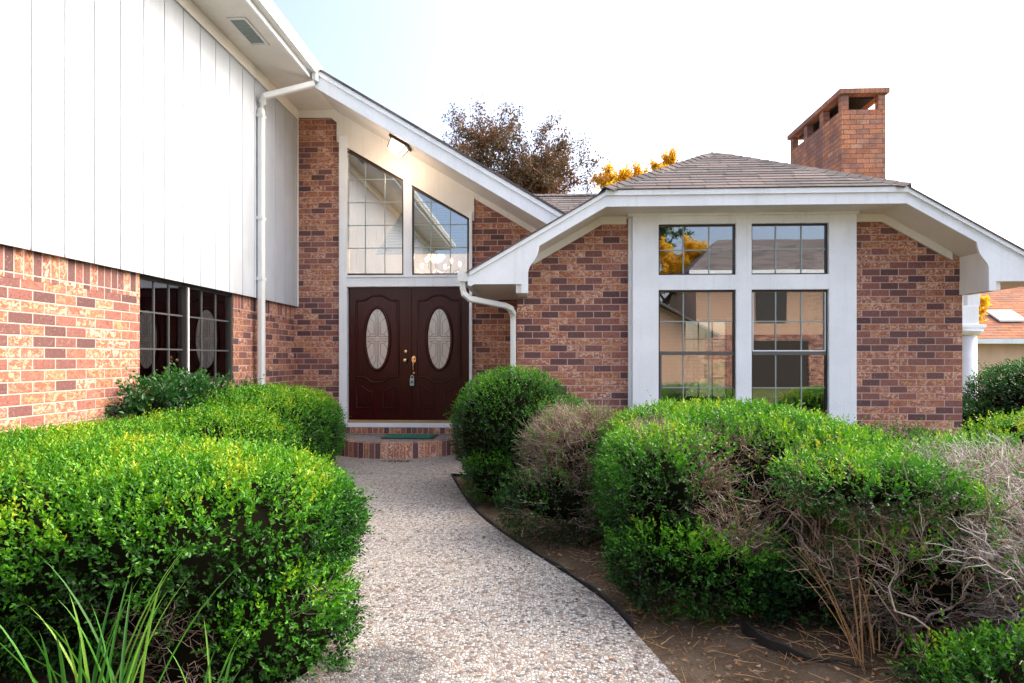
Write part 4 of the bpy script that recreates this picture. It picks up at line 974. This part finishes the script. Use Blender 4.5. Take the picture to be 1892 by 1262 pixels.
# pebbles: a few white stones lying on the soil
WST = simple('white_stone', (.66,.64,.60), .8)
for lab, (px, py), s in (('flat white stone on the soil near the path bend', (946,994), .026), ('small white stone under the large shrub', (1106,1084), .016), ('pale pebble half way along the path edge', (1012,1040), .010)):
    q = atZ(px, py, .0); rs = np.random.default_rng(int(px)); m = MB()
    z = float(gzat(np.array([q[0]]), np.array([q[1]]))[0])
    m.lathe([(s*.5,0),(s*1.0,s*.18),(s*.95,s*.4),(s*.5,s*.6)], (q[0], q[1], z-.002), 9)
    m.v = [(a+rs.normal()*s*.08, b+rs.normal()*s*.08, c) for a, b, c in m.v]
    m.build('stone', WST, bevel=.002, label=lab, cat='stone')
# ---- black garden edging
def strip(pts, z0, z1, th, label):
    m = MB(); P = [Vector(p) for p in pts]
    L_, Rr = [], []
    for i, p in enumerate(P):
        d = (P[min(i+1, len(P)-1)]-P[max(i-1, 0)]).normalized(); nrm = Vector((-d.y, d.x)); L_.append(p+nrm*th); Rr.append(p-nrm*th)
    for i in range(len(P)-1):
        f = lambda q, z: (q.x, q.y, z)
        m.hexa([f(L_[i],z0), f(Rr[i],z0), f(Rr[i+1],z0), f(L_[i+1],z0), f(L_[i],z1+.008*math.sin(i*1.3)), f(Rr[i],z1+.008*math.sin(i*1.3)), f(Rr[i+1],z1+.008*math.sin(i*1.3+1.3)), f(L_[i+1],z1+.008*math.sin(i*1.3+1.3))])
    m.build('garden_edging', M['black'], label=label, cat='edging')
e2 = [(p[0]+.012, p[1]) for p in edge if 3.2 < p[1] < jy-.01]
far = [atZ(*p)[:2] for p in ((832,876),(880,881),(935,886))]
strip([(p[0], p[1]) for p in e2] + [(p[0]+.012, p[1]) for p in far], -.05, .018, .004, 'black plastic edging strip curving along the right side of the path')
strip(curve([atZ(*p)[:2] for p in ((1372,1168),(1420,1200),(1490,1232),(1570,1250),(1640,1262))], 4), -.05, .055, .006, 'loose black edging strip on the soil at the lower right')
# ================================================================== TREES
def tree(label, base, h, cc, cr, nleaf, leaf, mat, barkm, seed, name='tree', nl=9, sparse=.0, up=1.0):
    rs = np.random.default_rng(seed); root = empty(name, base, label, 'tree', 'trees with low sunlight in the leaf colour' if name == 'sun_tinted_tree' else None); b = np.array(base, float); cc = np.array(cc, float); cr = np.array(cr, float)
    L = []; r0 = h*.022
    fork = b+(cc-b)*np.array([1,1,0])+[0,0,max(.8, (cc[2]-cr[2]*.95)-b[2])]
    L.append((wiggle(b, fork, 8, .04, rs), np.linspace(r0, r0*.7, 8))); tips = []
    for i in range(nl):
        d = unit(rs.normal(size=3)*[1,1,.5]+[0,0,.65*up]); e = cc+d*cr*rs.uniform(.5,.8); p = wiggle(fork, e, 10, .10, rs); L.append((p, np.linspace(r0*.55, r0*.12, 10)))
        for j in range(7):
            k = rs.integers(3, 10); d2 = unit(rs.normal(size=3)*.9+unit(p[k]-fork)+[0,0,.3]); e2 = p[k]+d2*cr.mean()*rs.uniform(.25,.5)
            q = wiggle(p[k], e2, 7, .12, rs); L.append((q, np.linspace(r0*.16, r0*.04, 7))); tips.append(q[2:])
            for _ in range(6):
                kk = rs.integers(2, 7); d3 = unit(rs.normal(size=3)*.8+d2+[0,0,.25]); q3 = wiggle(q[kk], q[kk]+d3*cr.mean()*rs.uniform(.10,.24), 5, .12, rs); L.append((q3, np.linspace(r0*.05, r0*.015, 5))); tips.append(q3[1:])
    tubes('trunk', L, barkm, root, nside=5)
    T = np.concatenate(tips); i = rs.integers(0, len(T), nleaf); P = T[i]+rs.normal(size=(nleaf, 3))*cr.mean()*(.035+sparse)
    t = .5+.22*wav(P, seed, 2.2)+rs.normal(size=nleaf)*.16
    leaves('crown', P, rs.normal(size=(nleaf, 3))+[0,0,-.2], leaf*rs.uniform(.6, 1.3, nleaf), np.clip(t, 0, 1), mat, root, wr=.55, rs=rs)
    return root
BARK = leafmat('grey_brown_bark', [(0, (.12,.09,.075)), (1, (.22,.17,.14))], 0, .9)
RUST = leafmat('rusty_leaf', [(0, (.06,.055,.03)), (.35, (.13,.095,.05)), (.6, (.22,.10,.045)), (1, (.32,.13,.05))], .3, .6)
SUNGOLD = leafmat('sun_tinted_leaf', [(0, (.55,.27,.01)), (.5, (.85,.50,.02)), (1, (.95,.68,.05))], .55, .5)  # gold of low sunlight painted into the leaf colour
GRN = leafmat('evergreen_leaf', [(0, (.015,.04,.012)), (.5, (.04,.10,.025)), (1, (.10,.17,.05))], .3, .5)
q = atY(952, 300, 24)
tree('thin rust brown leaved tree behind the valley of the roofs', (q[0],24,0), 9.5, (q[0]-1.1,24,6.9), (4.0,2.8,3.7), 120000, .10, RUST, BARK, 7, nl=34, name='sparse_tree')
q = atY(1150, 345, 30); tree('tree with low sunlight in its leaf colour whose crown shows left of the wing roof', (q[0]-.2,30,0), 9.8, (q[0]+.1,30,8.5), (2.3,1.4,2.4), 22000, .16, SUNGOLD, BARK, 9, name='sun_tinted_tree')
q = atY(1245, 310, 31); tree('tree with low sunlight in its leaf colour whose crown just tops the wing roof', (q[0],31,0), 10.6, (q[0],31,9.3), (1.8,1.3,2.75), 22000, .16, SUNGOLD, BARK, 10, name='sun_tinted_tree')
q = atY(1788, 548, 22); tree('small tree with low sunlight in its leaf colour beside the white balcony post', (q[0]-.3,22,0), 4, (q[0]-.2,22,3.0), (.8,.8,.9), 5000, .10, SUNGOLD, BARK, 12, name='sun_tinted_tree')
# ================================================================== NEIGHBOURS
nb = empty('neighbour_house', (21, 25, 0), 'cream rendered neighbouring house with low sunlight painted orange on its shingle roof beyond the hedge', 'house')
YN = 22.0; e0 = atY(1812, 624, YN)[0]; ez = atY(1850, 624, YN)[2]; rz = atY(1880, 556, YN)[2]+.9
m = MB(); m.box(e0-.2, e0+9, YN+.4, YN+8, 0, ez); m.build('wall', M['plaster'], nb)
courses([(e0-.6,YN,ez-.02),(e0+9,YN,ez-.02),(e0+9,YN+4.4,rz+.3),(e0-.6,YN+4.4,rz+.3)], 'roof', nb, M['sunshingle'], h=.2)
slab([(e0-.6,YN+4.4,rz+.3),(e0+9,YN+4.4,rz+.3),(e0+9,YN+8.8,ez),(e0-.6,YN+8.8,ez)], .05, 'roof', M['sunshingle'], nb)
m = MB(); m.box(e0-.62, e0+9, YN-.03, YN-.001, ez-.2, ez-.03); m.build('fascia', M['trim'], nb)
m = MB(); a = atY(1840, 572, YN+1.2); s_ = (rz+.3-ez)/4.4
m.hexa([(a[0],YN+1.0,ez+s_*1.0+.05),(a[0]+.9,YN+1.0,ez+s_*1.0+.05),(a[0]+.9,YN+1.7,ez+s_*1.7+.05),(a[0],YN+1.7,ez+s_*1.7+.05),(a[0],YN+1.0,ez+s_*1.0+.12),(a[0]+.9,YN+1.0,ez+s_*1.0+.12),(a[0]+.9,YN+1.7,ez+s_*1.7+.12),(a[0],YN+1.7,ez+s_*1.7+.12)])
m.build('skylight', M['trim'], nb)
bp = empty('balcony_post', (0,0,0), 'white balcony post with moulded capital beyond the wing wall', 'column')
YP = 16.0; X0, X1 = atY(1781,600,YP)[0], atY(1812,600,YP)[0]; z = lambda py: atY(1795,py,YP)[2]
m = MB(); m.box(X0-.3, X1-.04, YP, YP+.3, z(600), z(565)); m.box(X0-.5, X0+.0, YP+.02, YP+.28, z(565), z(520)); m.box(X0+.10, X1-.0, YP+.02, YP+.28, z(565)+.001, z(520)); m.build('panel', M['trim'], bp, bevel=.01)
m = MB(); m.box(X0-.1, X1+.10, YP-.06, YP+.36, z(606), z(600)-.002); m.box(X0-.06, X1+.06, YP-.03, YP+.33, z(611), z(606)-.002)
xc = (X0+X1)/2+.02; m.lathe([(.30,0),(.27,-.04),(.22,-.10)], (xc, YP+.15, z(611)-.002), 24); m.build('capital', M['trim'], bp, bevel=.008)
m = MB(); m.lathe([(.24,0),(.21,.05),(.185,.12),(.16,z(611)-.12)], (xc, YP+.15, 0), 24); m.build('shaft', M['trim'], bp)
m = MB(); m.box(X0-3.2, X1+.2, YP-.1, YP+3, z(520)+.001, z(520)+.2); m.build('deck', M['trim'], bp, bevel=.01)
# houses and a tree behind the camera: what the windows mirror
lap = NT('peach_lap_siding'); zz_ = lap.sep(lap.pos())[2]; fz = lap.math('FRACT', lap.math('DIVIDE', zz_, .16))
lap.base(lap.mix(lap.step(fz, .0, .10), (.25,.15,.10), (.62,.40,.28)), .7); lap.bump(fz, .6, .02)
rh = empty('street_house', (9, -15, 0), 'two storey peach sided house across the street mirrored in the wing windows', 'house')
m = MB(); m.box(7.4, 16.5, -21, -14.5, 0, 5.5); m.build('wall', lap.m, rh)
m = MB(); m.box(7.4, 16.5, -14.49, -14.40, 0, 2.5); m.build('brick_base', M['brick'], rh); m = MB(); m.box(9.9, 12.6, -14.395, -14.36, 0, 2.2); m.build('garage_door', M['dark'], rh)
slab([(6.9,-13.8,5.45),(17,-13.8,5.45),(17,-17.7,7.6),(9.3,-17.7,7.6)], .15, 'roof', M['shingle'], rh); slab([(6.9,-13.8,5.45),(9.3,-17.7,7.6),(6.9,-21.6,5.45)], .15, 'roof', M['shingle'], rh)
m = MB(); m.box(6.9, 17, -13.79, -13.72, 5.25, 5.46); m.build('eave_board', M['trim'], rh)
m = MB(); m.box(10.2, 11.6, -14.49, -14.44, 3.1, 4.5); m.build('window', M['bronze'], rh); m = MB(); m.box(13.4, 14.6, -14.49, -14.44, 3.1, 4.5); m.build('window', M['bronze'], rh)
rg = empty('street_garage', (2, -12, 0), 'low gabled garage beside the peach house across the street', 'garage')
m = MB(); m.box(.5, 7.0, -18, -11.5, 0, 2.6); m.prism([(.5,2.601),(7.0,2.601),(3.75,4.3)], -18, -11.5); m.build('wall', lap.m, rg)
slab([(0,-11.0,2.4),(3.75,-11.0,4.5),(3.75,-18.4,4.5),(0,-18.4,2.4)], .12, 'roof', M['shingle'], rg); slab([(3.75,-11.0,4.5),(7.5,-11.0,2.4),(7.5,-18.4,2.4),(3.75,-18.4,4.5)], .12, 'roof', M['shingle'], rg)
tree('added low tree coloured like a mirrored sunset sky between the garage and the peach house', (6.7,-19.5,0), 7.5, (6.7,-19.5,5.9), (3.4,1.8,1.9), 30000, .16, SUNGOLD, BARK, 19, name='sun_tinted_tree')  # added out of view so the windows mirror amber like a sunset sky
tree('dark evergreen tree behind the garage across the street', (6.2,-26,0), 11, (6.2,-26,9.0), (3.4,2.6,2.9), 14000, .22, GRN, BARK, 15, name='evergreen_tree')
pt = empty('potted_tree', (3.05, 13.4, 0), 'small bushy tree standing outside the rear window of the wing', 'tree')
rs = np.random.default_rng(77); tubes('trunk', [(wiggle(np.array([2.98,13.4,0]), np.array([3.0,13.4,.9]), 8, .08, rs), np.linspace(.035,.02,8)), (wiggle(np.array([3.0,13.4,.6]), np.array([3.25,13.4,1.0]), 6, .08, rs), np.linspace(.02,.012,6))], BARK, pt, nside=6)
P = np.array([3.05,13.4,1.12])+unit(rs.normal(size=(4000,3)))*np.array([.42,.35,.32])*rs.uniform(.3,1,(4000,1))**.6
leaves('crown', P, rs.normal(size=(4000,3)), .05, np.clip(rs.random(4000),0,1), GRN, pt, rs=rs)
